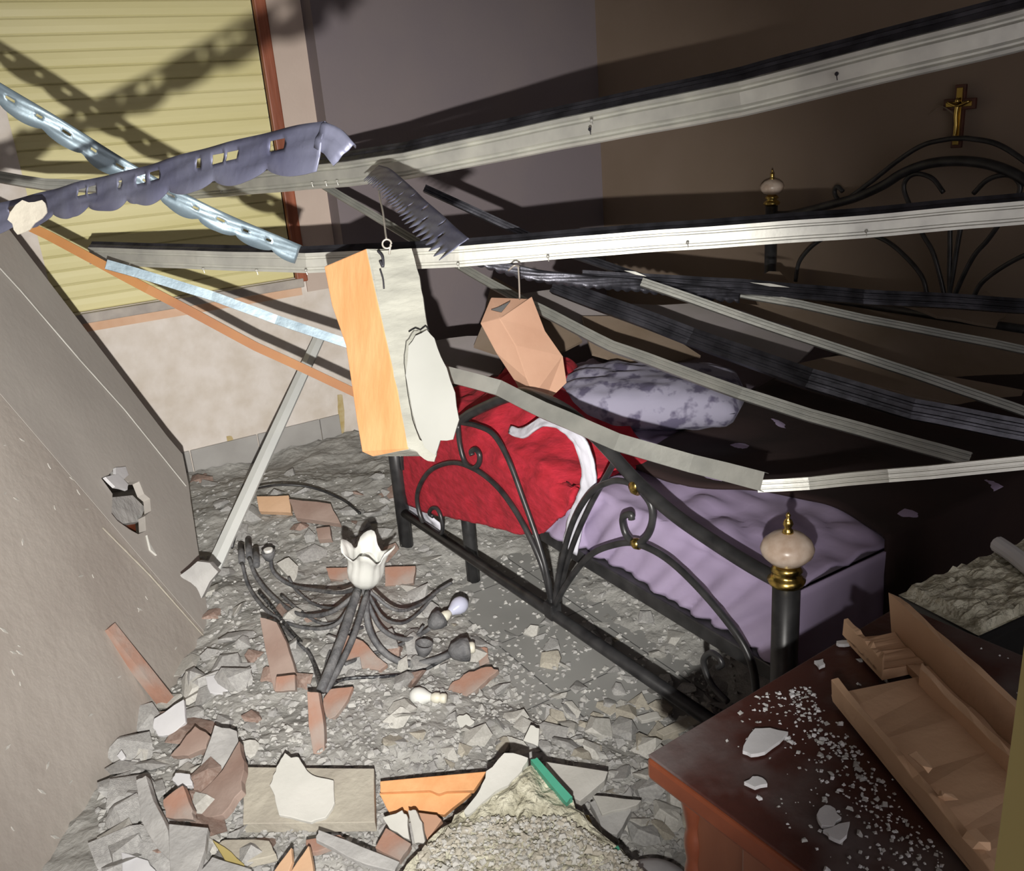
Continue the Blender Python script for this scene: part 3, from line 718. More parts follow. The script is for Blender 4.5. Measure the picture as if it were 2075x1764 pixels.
pcs = [
 ([(495, 1553), (758, 1556), (760, 1665), (492, 1668)], 'rub_warm', .05, .03, 'floor_tile', 'square buff stone tile lying flat under the white plaster piece', 'tile', (0, .15), .001),
 ([(553, 1570), (565, 1545), (577, 1524), (590, 1534), (605, 1533), (622, 1560), (640, 1572), (676, 1580), (678, 1625), (660, 1655), (630, 1665), (565, 1650), (556, 1610), (546, 1590)], 'white_pl', .075, .010, PFr, 'largest bright white plaster piece lying on the square buff tile', CS, (0, .3), .002),
 ([(770, 1582), (985, 1562), (960, 1600), (905, 1602), (890, 1607), (870, 1600), (770, 1604)], 'clay_orange', .085, .02, BF, 'upper orange clay strip of the broken tile by the white rubble', CB, (0, .5), .001),
 ([(768, 1606), (870, 1602), (890, 1612), (905, 1602), (955, 1605), (900, 1650), (840, 1640), (790, 1648)], 'clay_orange', .06, .02, BF, 'lower orange clay face of the broken tile by the white rubble', CB, (0, .6), .001),
 ([(415, 1370), (450, 1362), (476, 1372), (470, 1390), (452, 1406), (425, 1402)], 'white_cool', .03, .012, PFr, 'round white plaster piece above the brown slabs at left', CS, (0, .3), .002),
 ([(312, 1455), (372, 1416), (376, 1462), (345, 1490), (320, 1490), (310, 1475)], 'white_cool', .05, .012, PFr, 'large white angular plaster piece at the tip of the red brick strip', CS, (.1, .6), .002),
 ([(270, 1446), (293, 1432), (302, 1448), (295, 1468), (272, 1470)], 'white_cool', .04, .012, PFr, 'small white plaster piece left of the large angular one', CS, (.1, .5), .002),
 ([(236, 1530), (246, 1518), (254, 1532), (246, 1540)], 'white_cool', .05, .008, PFr, 'tiny white plaster chip at the edge of the leaning board', CS, (.1, .5), .001),
 ([(355, 1565), (385, 1567), (390, 1590), (362, 1592), (349, 1580)], 'white_cool', .07, .014, PFr, 'small oblong white plaster piece on the brown slabs', CS, (0, .3), .002),
 ([(245, 1725), (300, 1742), (320, 1770), (248, 1775)], 'white_cool', .03, .014, PFr, 'white plaster piece cut by the lower left picture edge', CS, (0, .3), .003),
 ([(435, 1468), (480, 1480), (485, 1530), (440, 1600), (398, 1585), (410, 1540)], 'rub_gray', .06, .02, BF, 'long dusty grey slab tilted in the left rubble pile', CB, (-.2, .4), .003),
 ([(485, 1500), (494, 1540), (490, 1600), (450, 1650), (392, 1658), (400, 1610), (450, 1560)], 'clay_dusty', .05, .02, BF, 'dusty brown clay slab right of the long grey slab', CB, (.3, .3), .004),
 ([(370, 1500), (395, 1470), (425, 1490), (418, 1515), (380, 1530), (345, 1530)], 'clay_dusty', .07, .02, BF, 'reddish brown clay piece in the left pile below the white piece', CB, (.1, .5), .003),
 ([(330, 1620), (370, 1590), (390, 1640), (390, 1660), (335, 1655)], 'clay', .07, .02, BF, 'brown red clay piece above the pale square slab at left', CB, (.2, .6), .003),
 ([(275, 1580), (295, 1570), (310, 1620), (340, 1680), (345, 1745), (320, 1720), (285, 1660)], 'rub_gray', .08, .02, BF, 'narrow curved grey slab leaning in the left pile', CB, (.3, .4), .003),
 ([(342, 1668), (422, 1676), (415, 1720), (395, 1770), (345, 1770)], 'rub_gray', .08, .02, BF, 'pale grey square slab at the bottom of the left pile', CB, (0, .2), .002),
 ([(430, 1700), (455, 1715), (495, 1750), (492, 1758), (455, 1740)], 'ochre', .06, .01, BF, 'thin sliver with yellow paint near the bottom edge', CB, (0, .2), .002),
 ([(455, 1700), (545, 1702), (560, 1730), (500, 1745), (440, 1710)], 'rub_warm', .05, .02, BF, 'buff slab below the square tile', CB, (0, .1), .003),
 ([(405, 1764), (430, 1735), (510, 1760), (500, 1790), (400, 1790)], 'rub_gray', .07, .02, BF, 'grey slab cut by the bottom edge left of the clay wedges', CB, (0, .2), .002),
 ([(555, 1764), (590, 1716), (592, 1745), (578, 1790), (545, 1790)], 'clay_tan', .10, .012, BF, 'first dark edged clay wedge at the bottom edge', CB, (.2, .6), .001),
 ([(590, 1764), (625, 1712), (633, 1750), (636, 1790), (580, 1790)], 'clay_tan', .10, .012, BF, 'second clay wedge at the bottom edge beside the first', CB, (.2, .6), .001),
 ([(645, 1680), (700, 1700), (810, 1745), (800, 1764), (740, 1750), (640, 1700)], 'rub_gray', .10, .015, BF, 'long grey strip slab with a cream edge below the square tile', CB, (-.1, .3), .002),
 ([(760, 1716), (782, 1676), (833, 1708), (810, 1742)], 'clay', .10, .02, BF, 'square pink clay piece by the concrete lump', CB, (0, .3), .002),
 ([(775, 1655), (815, 1640), (826, 1655), (830, 1700), (790, 1680)], 'white_pl', .09, .015, PFr, 'white plaster piece between orange clay and square pink piece', CS, (.1, .5), .003),
 ([(826, 1640), (842, 1640), (855, 1665), (862, 1708), (840, 1708)], 'rub_light', .10, .02, PFr, 'upright pale plaster shard touching the concrete lump', CS, (.1, .8), .002),
 ([(845, 1645), (885, 1650), (895, 1660), (865, 1700)], 'clay_peach', .09, .02, BF, 'pale pink clay shard beside the upright plaster shard', CB, (.1, .5), .002),
 ([(620, 1700), (690, 1690), (700, 1700), (650, 1722), (625, 1725)], 'clay', .07, .015, BF, 'orange pink clay chip below the square tile', CB, (0, .2), .003),
 ([(622, 1400), (645, 1402), (656, 1470), (658, 1528), (635, 1528), (625, 1470)], 'clay', .05, .025, BF, 'narrow upright terracotta strip below the chandelier hub', CB, (.1, 1.2), .001),
 ([(655, 1415), (670, 1395), (715, 1390), (705, 1415), (680, 1450), (665, 1458), (652, 1435)], 'clay', .04, .015, BF, 'flat terracotta shard right of the narrow strip', CB, (.1, .5), .002),
 ([(693, 1300), (702, 1285), (735, 1298), (765, 1330), (785, 1345), (770, 1358), (690, 1345)], 'clay', .04, .018, BF, 'large terracotta shard under the chandelier arms', CB, (0, .5), .002),
 ([(905, 1400), (918, 1380), (950, 1360), (985, 1350), (1010, 1356), (985, 1378), (950, 1405), (925, 1438), (910, 1420)], 'clay', .03, .02, BF, 'elongated terracotta shard near the bed foot rail', CB, (.1, .4), .005),
 ([(968, 1310), (988, 1312), (992, 1340), (972, 1350)], 'clay', .02, .015, BF, 'small terracotta chip beside the dark lamp cup', CB, (0, .4), .003),
 ([(526, 1250), (560, 1260), (580, 1300), (598, 1360), (597, 1398), (555, 1400), (545, 1350)], 'clay_dusty', .05, .02, BF, 'tall dusty terracotta slab left of the chandelier hub', CB, (.2, .8), .003),
 ([(560, 1370), (597, 1366), (598, 1398), (556, 1400)], 'clay', .075, .015, BF, 'reddish block end on the tall dusty terracotta slab', CB, (.2, .8), .001),
 ([(520, 1005), (585, 1003), (590, 1038), (525, 1035)], 'clay_tan', .05, .03, BF, 'tan brick near the skirting below the window', CB, (0, .8), .002),
 ([(585, 1010), (670, 1020), (690, 1060), (600, 1048)], 'clay_dusty', .05, .03, BF, 'dusty brick end beside the tan brick', CB, (0, .6), .003),
 ([(640, 1070), (668, 1066), (672, 1090), (645, 1092)], 'clay_dusty', .05, .03, BF, 'small square brick chunk behind the glass lamp shade', CB, (0, .6), .002),
 ([(660, 1150), (710, 1148), (712, 1175), (668, 1172)], 'clay', .03, .025, BF, 'terracotta block left of the glass lamp shade', CB, (0, .7), .002),
 ([(780, 1148), (842, 1146), (838, 1180), (780, 1186)], 'clay', .03, .025, BF, 'terracotta block right of the glass lamp shade', CB, (0, .7), .002),
 ([(1060, 1500), (1075, 1468), (1093, 1475), (1090, 1512)], 'white_pl', .07, .012, PFr, 'upright cream plaster shard above the white peeled plaster', CS, (0, 1.0), .002),
 ([(1105, 1542), (1232, 1562), (1225, 1580), (1175, 1622), (1150, 1610)], 'rub_light', .10, .025, PFr, 'triangular pale slab right of the green painted edge', CS, (0, .3), .001),
 ([(925, 1452), (945, 1445), (962, 1460), (950, 1470), (932, 1475)], 'white_pl', .02, .012, PFr, 'curved white ceramic shard in the middle of the rubble', CS, (0, .4), .003),
 ([(1195, 1625), (1215, 1615), (1260, 1620), (1280, 1640), (1250, 1690), (1220, 1680)], 'rub_gray', .06, .03, BF, 'brownish grey slab right of the concrete lump', CB, (0, .3), .003),
 ([(1200, 1610), (1300, 1620), (1290, 1630), (1220, 1650)], 'rub_light', .07, .02, PFr, 'thin pale slab edge behind the brownish slab', CS, (0, .2), .003),
 ([(1180, 1650), (1192, 1650), (1200, 1672), (1190, 1680)], 'ochre', .09, .008, PFr, 'yellow painted plaster chip beside the concrete lump', CS, (0, .4), .002),
 ([(1440, 1430), (1330, 1480), (1345, 1490), (1450, 1450)], 'rub_warm', .03, .015, 'wood_lath', 'buff lath half hidden by the dresser corner', 'lath', (0, .2), .002),
 ([(1290, 1450), (1300, 1460), (1340, 1452), (1330, 1440)], 'rub_light', .02, .012, PFr, 'pale plaster chip before the near end of the foot rail', CS, (0, .2), .003),
 ([(1040, 1560), (1050, 1530), (1080, 1520), (1100, 1530), (1060, 1560)], 'rub_gray', .06, .02, PFr, 'grey plaster shard at the top of the concrete lump', CS, (0, .5), .003),
]
for q in pcs: piece(*q[:7], tilt=q[7], j=q[8])

# red brick strip leaning on the left board
sb = G(345, 1432, .02)
v, f = merge(extrude([P(218, 1272, 2.45), P(342, 1428, 2.50)], [(-.016, -.016), (.016, -.016), (.016, .016), (-.016, .016)], Vector((0, 0, 1)), closed=True))
v0 = len(v); f = f+[(0, 1, 2, 3), (v0-4, v0-3, v0-2, v0-1)]
thing(BF, (v, f), 'clay', 'long narrow red brick strip leaning against the grey board', CB)

# white peeled plaster and green edge with the big concrete lump
top = [(1078, 1548), (1000, 1590), (940, 1640), (880, 1690), (835, 1740), (800, 1785), (900, 1840), (1100, 1840), (1290, 1840), (1330, 1790), (1260, 1720), (1190, 1660), (1148, 1612)]
g = G(1050, 1700)
def lump():
    nrm = (Vector((0, 0, 1))-Vector((FWD.x, FWD.y, 0)).normalized()*.35).normalized(); c3 = Z(1050, 1690, .20); out = []
    for a, b in top:
        r = ray(a, b); out.append(O+r*((c3-O).dot(nrm)/r.dot(nrm)))
    out = jag(out, .006, 4, 9); n = len(out); cen = sum(out, Vector())/n
    rings = [out]
    V = [p-nrm*.10 for p in out]+list(out); Fc = [(i, (i+1) % n, n+(i+1) % n, n+i) for i in range(n)]
    K = 14
    for k in range(1, K):
        t = k/K
        for i in range(n):
            p = out[i].lerp(cen, t); V.append(p+nrm*(.02*noise.noise(p*9)+.012*noise.noise(p*30)+.02*min(1, t*3)+.008*noise.noise(p*80)))
        for i in range(n): Fc.append((n*k+i, n*k+(i+1) % n, n*(k+1)+(i+1) % n, n*(k+1)+i))
    V.append(cen+nrm*.03); Fc += [(n*K+i, n*K+(i+1) % n, len(V)-1) for i in range(n)]
    return V, Fc, nrm, c3
V, Fc, LN, LC = lump()
lm = empty('concrete_lump', (LC.x, LC.y, LC.z), 'large broken concrete lump with rough aggregate at the bottom centre', 'concrete lump')
ob('concrete_body', V, Fc, 'concrete', lm)
def onl(a, b, off=0):
    r = ray(a, b); return O+r*((LC+LN*off-O).dot(LN)/r.dot(LN))
agg = grit('exposed_aggregate', None, None, 2600, lambda r: (lambda a, b: (onl(a, b, .030+r.uniform(-.008, .008)), None) if b > 1655 and abs(a-1050) < (b-1590)*1.5 and inpoly(a, b, top) else (None, None))(r.uniform(850, 1300), r.uniform(1640, 1800)), (.002, .006), 'rub_warm', 21, 'rub_light')
set_parent(agg, lm)
for nm, pts, m, lb in (('painted_edge', [(1075, 1538), (1088, 1534), (1160, 1614), (1148, 1626)], 'green', 'green painted edge strip'),
                   ('peeled_plaster', [(940, 1642), (972, 1600), (985, 1562), (1022, 1525), (1070, 1535), (1058, 1560), (1030, 1590), (990, 1615), (950, 1650)], 'white_pl', 'white peeled plaster')):
    o = ob(nm, *plate(jag([onl(a, b, .02) for a, b in pts], .002 if m == 'green' else .005, 3, 4), .03, LN), m, lm); o['label'] = lb
thing(PFr, plate([onl(a, b, .01) for a, b in [(1240, 1722), (1252, 1712), (1262, 1728), (1250, 1738)]], .02, LN), 'green', 'small green painted block near the white bowl', CS)
# white bowl and its neighbour at the bottom right
bw = Z(1325, 1790, .10)
thing('ceramic_bowl', lathe((bw.x, bw.y, bw.z-.05), (0, 0, 1), [(.088, 0), (.086, .02), (.074, .042), (.05, .057), (.02, .064), (.002, .065)], 28), 'white_cool', 'upturned white bowl at the bottom edge beside the dresser', 'bowl', smooth=True)

# ---------------------------------------------------------------- leaning boards at the left
LB0 = Z(430, 1298, .0); LB1 = P(385, 1010, 3.30)
hd = Vector((-1, .0, 0)).normalized()
# lean direction chosen so that the far edge of the near board runs through (0, 805)
def lean_dir():
    best = None
    for k in range(5, 88):
        th = math.radians(k); e = hd*math.cos(th)+Vector((0, 0, math.sin(th)))
        # distance of the projected point at x=0 from y=805
        for s in np.linspace(.3, 3, 60):
            p = LB0+e*s; q = Matrix(ROT.T.tolist())@(p-O); 
            if q.z > -.1: continue
            px, py = IW/2+q.x*F/-q.z, IH/2-q.y*F/-q.z
            dd = abs(px-0)+abs(py-805)
            if best is None or dd < best[0]: best = (dd, th, s)
    return best
bd = lean_dir(); LE = hd*math.cos(bd[1])+Vector((0, 0, math.sin(bd[1])))
nA = (A1-LB0).cross(LE).normalized(); nB = (LB1-LB0).cross(LE).normalized()
def onA(a, b): r = ray(a, b); return O+r*((LB0-O).dot(nA)/r.dot(nA))
def onB(a, b): r = ray(a, b); return O+r*((LB0-O).dot(nB)/r.dot(nB))
pa_ = [LB0-LE*.02, LB0+LE*2.0, A1+LE*2.0+(A1-LB0).normalized()*.6, A1+(A1-LB0).normalized()*.6-LE*.02]
near_b = empty('fallen_board', LB0, 'wide dusty grey board leaning at the lower left, nearest the viewer', 'board', 'fallen boards')
ob('board_face', *plate(pa_, .03), 'panel', near_b, bevel=.003)
# hole in the far board
hole = [(205, 968), (220, 962), (232, 948), (246, 946), (254, 955), (250, 970), (262, 976), (282, 975), (292, 1000), (304, 1010), (306, 1035), (294, 1045), (296, 1075), (280, 1082), (262, 1072), (238, 1055), (226, 1040), (228, 1000)]
hb3 = [onB(a, b) for a, b in hole]
co = onB(370, 925); ci = onB(375, 1005)
outB = [LB0+Vector((0, 0, 0)), onB(386, 1012), onB(383, 985), onB(370, 920), onB(340, 885)]
far_dir = LE
outB += [outB[-1]+LE*1.55, LB0+LE*2.05]
fbd = empty('fallen_board', LB1, 'long dusty grey board with a punched hole leaning behind the nearest one', 'board', 'fallen boards')
ob('board_face', *plate(outB, .025, nB, [hb3]), 'panel2', fbd)
# pale edging strip lines
def strip_on(fn, pts, w, m, par, name, off=.003):
    nn_ = nB if fn is onB else nA
    nn_ = nn_ if nn_.dot(O-LB0) > 0 else -nn_
    pp = [fn(a, b)+nn_*off for a, b in pts]
    V, Fc = [], []
    for i, p in enumerate(pp):
        t = (pp[min(i+1, len(pp)-1)]-pp[max(0, i-1)]).normalized(); s = t.cross(nn_).normalized()
        V += [p-s*w/2, p+s*w/2, p+s*w/2+nn_*.003, p-s*w/2+nn_*.003]
    for i in range(len(pp)-1):
        for k in range(4): Fc.append((i*4+k, i*4+(k+1) % 4, i*4+4+(k+1) % 4, i*4+4+k))
    return ob(name, V, Fc, m, par)
strip_on(onB, [(-20, 525), (40, 590), (160, 730), (250, 830), (375, 985)], .006, 'rub_light', fbd, 'edging_strip')
strip_on(onA, [(205, 1070), (300, 1165), (420, 1300)], .005, 'rub_warm', near_b, 'edging_strip', .004)
# things poking through the hole
bk = -nB if nB.dot(O-LB0) > 0 else nB
thing(PFr, plate(jag([onB(a, b)-bk*.015 for a, b in [(205, 970), (232, 965), (252, 985), (250, 996), (225, 990)]], .002, 2, 2), .01), 'white_cool', 'white plaster lip at the upper rim of the hole in the board', CS)
thing(PFr, plate(jag([onB(a, b)-bk*.012 for a, b in [(228, 950), (248, 948), (254, 965), (243, 975), (228, 968)]], .002, 2, 3), .01), 'white_cool', 'white curled plaster bit at the top of the hole in the board', CS)
thing('wood_fragment', plate(jag([onB(a, b)+bk*.03 for a, b in [(215, 1000), (285, 995), (310, 1020), (300, 1048), (240, 1055)]], .003, 2, 3), .02), 'rub_gray', 'grey wood fragment filling the hole in the board', 'wood fragment')
thing('wood_fragment', plate([onB(a, b)+bk*.05 for a, b in [(245, 1040), (300, 1035), (305, 1080), (262, 1085)]], .02), 'dr_edge', 'dark red wood seen through the bottom of the hole', 'wood fragment')
thing(PFr, plate([onB(a, b)-bk*.006 for a, b in [(295, 1085), (300, 1100), (315, 1126), (302, 1115)]], .006), 'white_pl', 'white splinter below the hole in the board', CS)
# pale scratches and chips stuck on the near board
chips = []
r5 = random.Random(9)
nAo = nA if nA.dot(O-LB0) > 0 else -nA
for k in range(60):
    a, b = r5.uniform(5, 400), r5.uniform(850, 1700)
    if a > 130+(b-850)*.55 and b < 1300 or (b > 1300 and a > 430-(b-1300)*.6): continue
    p = onA(a, b)+nAo*.002; l = r5.uniform(.004, .014); ang = r5.random()*3
    t = (LE*math.cos(ang)+(A1-LB0).normalized()*math.sin(ang)).normalized(); s = t.cross(nAo)
    chips.append(plate([p-t*l, p+s*l*.25, p+t*l, p-s*l*.25], .003, nAo))
ch = ob('stuck_chips', *merge(*chips), 'rub_light', near_b); ch['kind'] = 'stuff'

# pole leaning on the wall and its broken foot
pb0 = G(432, 1150, .03); pt = Y(648, 680, 4.12)
t, s, u = orient(pb0, pt, -FWD)
pl = thing('leaning_pole', extrude([pb0, pt+(pt-pb0).normalized()*.02], [(-.026, .003), (0, .012), (.026, .003), (.026, -.012), (-.026, -.012)], -FWD, closed=True), 'pole', 'pale grey flat pole leaning towards the window wall', 'pole')
bm = bmesh.new(); bm.from_mesh(pl.data); bmesh.ops.holes_fill(bm, edges=[e for e in bm.edges if e.is_boundary]); bm.to_mesh(pl.data); bm.free()
thing('plaster_fragment', plate(jag([P(a, b, 2.78) for a, b in [(365, 1165), (400, 1137), (425, 1140), (442, 1158), (425, 1178), (408, 1212), (398, 1190), (372, 1172)]], .003, 2, 3), .03), 'rub_gray', 'grey broken plaster foot at the bottom of the leaning pole', CS)

# ---------------------------------------------------------------- metal ceiling framing
def chan(name, label, pts, w, h, m, roll=None, lips=.01, wob=.004, seed=1, cat='ceiling channel', ribs=True, group=None):
    """C channel: web facing the viewer with ribs, flanges behind"""
    path = [P(*p) for p in pts]
    up = roll if roll is not None else -FWD
    if ribs:
        prof = [(-w/2, -h), (-w/2, 0), (-w*.30, 0), (-w*.26, -.004), (-w*.14, -.004), (-w*.10, 0), (w*.10, 0), (w*.14, -.004), (w*.26, -.004), (w*.30, 0), (w/2, 0), (w/2, -h)]
    else: prof = [(-w/2, -h), (-w/2, 0), (w/2, 0), (w/2, -h)]
    v, f = extrude(path, prof, up, wob=wob, seed=seed)
    return thing(name, (v, f), m, label, cat, group, solid=.0012)
# main channel: bright lower web + upper flange with its shade put into the colour
m1 = empty('ceiling_channel', P(1200, 250, 1.85), 'broad bright steel channel, topmost, running up to the upper right corner', 'ceiling channel')
MP = [P(330, 388, 3.8), P(700, 352, 2.95), P(820, 336, 2.75), P(1140, 270, 2.4), P(1500, 200, 2.1), P(2200, 28, 1.75)]
path = MP
W1 = .080
upv = (-FWD-CY*.25).normalized()
prof = [(-W1/2, -.006), (-W1*.46, 0), (-W1*.36, .001), (-W1*.31, -.009), (-W1*.25, -.009), (-W1*.18, 0), (W1*.18, 0), (W1*.25, -.009), (W1*.31, -.009), (W1*.38, .001), (W1*.46, -.002), (W1/2, -.008)]
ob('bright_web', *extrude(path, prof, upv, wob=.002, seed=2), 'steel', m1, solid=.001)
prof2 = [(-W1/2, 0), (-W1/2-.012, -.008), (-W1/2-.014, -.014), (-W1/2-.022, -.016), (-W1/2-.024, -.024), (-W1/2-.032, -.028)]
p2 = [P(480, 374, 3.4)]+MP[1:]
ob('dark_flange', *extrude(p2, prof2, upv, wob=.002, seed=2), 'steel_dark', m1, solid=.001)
def screws(parent, pts, m='steel'):
    for (a, b, d) in pts:
        c = P(a, b, d-.006); o = ob('screw', *merge(lathe(c, -FWD, [(.0045, 0), (.004, .004), (.002, .006)], 10), tube([c, c+CX*.003-CY*.012+FWD*.004], .0012, 6, 0)), m, parent)
screws(m1, [(1195, 262, 2.27), (1695, 150, 1.98)], 'steel_dark')
screws(m1, [(448, 388, 3.5), (632, 371, 3.05), (660, 369, 3.0), (683, 367, 2.95), (1198, 245, 2.27)])
# second channel
m2 = empty('ceiling_channel', P(1200, 510, 1.9), 'straight bright steel channel crossing below the broad one, behind the hanging blocks', 'ceiling channel')
path = [P(180, 518, 3.2), P(400, 527, 2.9), P(620, 533, 2.7), P(930, 520, 2.6), P(1300, 490, 2.5), P(1700, 463, 2.4), P(2200, 420, 2.25)]
W2 = .058
prof = [(-W2/2, -.004), (-W2/2, 0), (-W2*.34, 0), (-W2*.30, -.004), (-W2*.22, -.004), (-W2*.18, 0), (W2*.2, 0), (W2*.24, -.004), (W2*.34, -.004), (W2*.38, 0), (W2/2, 0), (W2/2, -.02)]
ob('bright_web', *extrude(path, prof, upv, wob=.002, seed=5), 'steel', m2, solid=.001)
prof2 = [(-W2/2, 0), (-W2/2-.008, -.008), (-W2/2-.010, -.012), (-W2/2-.020, -.018)]
ob('dark_flange', *extrude(path[:], prof2, upv, wob=.002, seed=5), 'steel_dark', m2, solid=.001)  # shade along the second channel put into the flange colour
screws(m2, [(212, 530, 3.12), (262, 535, 3.08), (412, 545, 2.87), (520, 548, 2.77), (620, 548, 2.67), (928, 535, 2.57), (1110, 520, 2.52), (1393, 492, 2.44), (1755, 468, 2.35)])

def sheetstrip(name, label, path, w, m, holes=(), serr=(.3, .02), flange=0, ds=.006, rows=7, up=None, side=1, seed=0, parent=None, cat='metal strip', sharp=False, wob=.003):
    """perforated or serrated sheet strip along a polyline; serration on the lower edge"""
    pts = catmull([Vector(p) for p in path], 8); up = up or -FWD
    L = [0]
    for a, b in zip(pts, pts[1:]): L.append(L[-1]+(b-a).length)
    tot = L[-1]; n = int(tot/ds); V, Fc = [], []
    def at(s):
        for i in range(len(L)-1):
            if s <= L[i+1] or i == len(L)-2:
                t = (s-L[i])/max(1e-6, L[i+1]-L[i]); return pts[i].lerp(pts[i+1], t), (pts[i+1]-pts[i]).normalized()
    R = rows+(2 if flange else 0)
    for i in range(n+1):
        s = tot*i/n; p, t = at(s); sv = t.cross(up).normalized()*side
        if sv.dot(-CY) < 0: sv = -sv
        uv = up
        ph = (s/serr[0]) % 1
        if sharp: e = serr[1]*(1-abs(ph*2-1)*1.0)
        else: e = serr[1]*(math.sin(ph*math.pi)**.6)
        e *= .75+.5*abs(noise.noise(Vector((s*9, seed, 0))))
        p = p+Vector((noise.noise(Vector((s*4, seed, 1))), noise.noise(Vector((s*4, seed, 2))), noise.noise(Vector((s*4, seed, 3)))))*wob
        if flange: V.append(p-uv*flange); V.append(p-uv*flange*.5-sv*.001)
        for k in range(rows+1):
            q = w*k/rows if k < rows else w+e
            V.append(p+sv*q+uv*(.003*math.sin(k*1.5+s*40)*.5 - (.006*(k/rows)**2)))
    R1 = rows+1+(2 if flange else 0)
    for i in range(n):
        s = (i+.5)/n
        for k in range(R1-1):
            kk = k-(2 if flange else 0)
            if any(abs(s-hs)*tot < hl/2 and hr0 <= kk <= hr1 for hs, hl, hr0, hr1 in holes): continue
            Fc.append((i*R1+k, i*R1+k+1, (i+1)*R1+k+1, (i+1)*R1+k))
    if parent is not None: return ob(name, V, Fc, m, parent, solid=.0012, smooth=True)
    return thing(name, (V, Fc), m, label, cat, solid=.0012, smooth=True)
# A: near perforated angle
hA = []
for s in (.12, .36, .40, .49, .56, .60, .73, .78, .82, .92): hA.append((s, .016 if int(s*100) % 2 else .030, 2, 3))
A = empty('perforated_angle', P(350, 340, 1.2), 'bluish perforated steel angle with bent end, nearest metal strip at the left', 'metal strip')
sheetstrip('perforated_web', '', [P(-60, 425, 1.52), P(60, 395, 1.43), P(200, 362, 1.27), P(400, 305, 1.05), P(560, 262, .91), P(660, 247, .85)], .036, 'steel_blue', hA, (.13, .016), 0.012, parent=A, seed=3)
sheetstrip('bent_end', '', [P(655, 247, .85), P(690, 262, .845), P(718, 292, .84)], .024, 'steel_blue', (), (.1, .004), 0.01, parent=A, seed=9)
ob('crumpled_tab', *plate(jag([P(a, b, 1.33) for a, b in [(15, 445), (45, 405), (85, 405), (95, 430), (60, 465), (35, 475)]], .004, 3, 2), .002), 'rub_warm', A)
# S1: blue serrated strip from the upper left
sheetstrip('serrated_strip', 'pale blue serrated steel strip descending from the upper left edge', [P(-60, 130, 1.80), P(0, 168, 1.80), P(120, 240, 1.85), P(280, 340, 1.95), P(420, 415, 2.0), P(610, 497, 2.1)], .034, 'steel_pale', [(k/26+.02, .014, 3, 3) for k in range(1, 25, 2)], (.085, .014), .012, seed=5)
sheetstrip('serrated_hanger', 'grey steel hanger strip with saw-like teeth hanging below the broad channel', [P(768, 335, 2.55), P(795, 345, 2.3), P(830, 376, 2.05), P(868, 412, 1.8), P(950, 482, 1.5)], .040, 'steel_blue', [(.40, .008, 1, 2), (.50, .012, 4, 5), (.58, .008, 1, 2), (.64, .012, 4, 5), (.72, .008, 1, 2), (.78, .012, 4, 5), (.86, .008, 1, 2), (.91, .012, 4, 5)], (.040, .030), .01, seed=2, sharp=True)
sheetstrip('serrated_hanger', 'dark serrated strip running behind the second channel towards the bed head', [P(930, 500, 2.65), P(1060, 540, 2.7), P(1180, 556, 2.72), P(1300, 566, 2.75), P(1500, 588, 2.8)], .030, 'steel_dark', (), (.03, .012), .02, seed=7)
# S2 pale strip and others at left
chan('ceiling_channel', 'narrow pale blue channel running from the left end of the second channel to the brick', [(215, 535, 2.9), (430, 598, 3.0), (560, 648, 3.05), (720, 700, 3.1)], .030, .014, 'steel_pale', ribs=False, seed=3)
chan('ceiling_channel', 'short grey channel entering at the left edge behind the perforated angle', [(-40, 350, 2.6), (90, 372, 2.6), (350, 385, 2.55)], .030, .02, 'steel_dull', seed=4)
chan('ceiling_channel', 'thin steel channel descending behind the broad channel towards the second one', [(640, 365, 3.5), (760, 438, 3.35), (900, 520, 3.15), (1080, 620, 2.85)], .026, .02, 'steel_dull', seed=6)
chan('ceiling_channel', 'long steel channel running diagonally over the bed down to the bent channel', [(1070, 614, 2.85), (1240, 700, 2.6), (1500, 795, 2.3), (1640, 840, 2.2), (1965, 930, 2.0)], .030, .022, 'steel_dull', seed=7)
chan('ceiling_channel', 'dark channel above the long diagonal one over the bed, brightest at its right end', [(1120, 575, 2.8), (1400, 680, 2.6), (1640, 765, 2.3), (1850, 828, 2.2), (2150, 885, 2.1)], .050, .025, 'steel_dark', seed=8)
chan('ceiling_channel', 'slender channel over the bed between the dark channel and the headboard', [(1300, 570, 2.7), (1450, 622, 2.65), (1596, 672, 2.6), (1850, 755, 2.5), (2150, 858, 2.4)], .024, .018, 'steel_dull', seed=9)
chan('ceiling_channel', 'slender channel nearest the base of the headboard', [(1500, 594, 2.85), (1620, 615, 2.8), (1750, 644, 2.75), (2150, 722, 2.7)], .022, .018, 'steel_dull', seed=10)
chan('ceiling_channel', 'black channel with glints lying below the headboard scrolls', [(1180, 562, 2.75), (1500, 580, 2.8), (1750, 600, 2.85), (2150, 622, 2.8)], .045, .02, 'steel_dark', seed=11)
chan('ceiling_channel', 'thin channel against the mauve wall right of the serrated hanger', [(860, 380, 2.9), (980, 435, 2.9), (1120, 500, 2.9), (1300, 560, 2.8)], .022, .02, 'steel_dark', seed=12)
chan('ceiling_channel', 'greenish bent channel sagging over the lilac sheet behind the footboard', [(870, 748, 2.35), (1010, 785, 2.25), (1100, 830, 2.15), (1250, 893, 2.0), (1400, 940, 1.9), (1545, 975, 1.8)], .038, .02, 'steel_dull', seed=13, ribs=False)
chan('ceiling_channel', 'short straight channel rising from the bent channel to the right edge above the dresser', [(1535, 985, 1.82), (1640, 980, 1.78), (1800, 962, 1.7), (2150, 932, 1.6)], .024, .016, 'steel', seed=14)
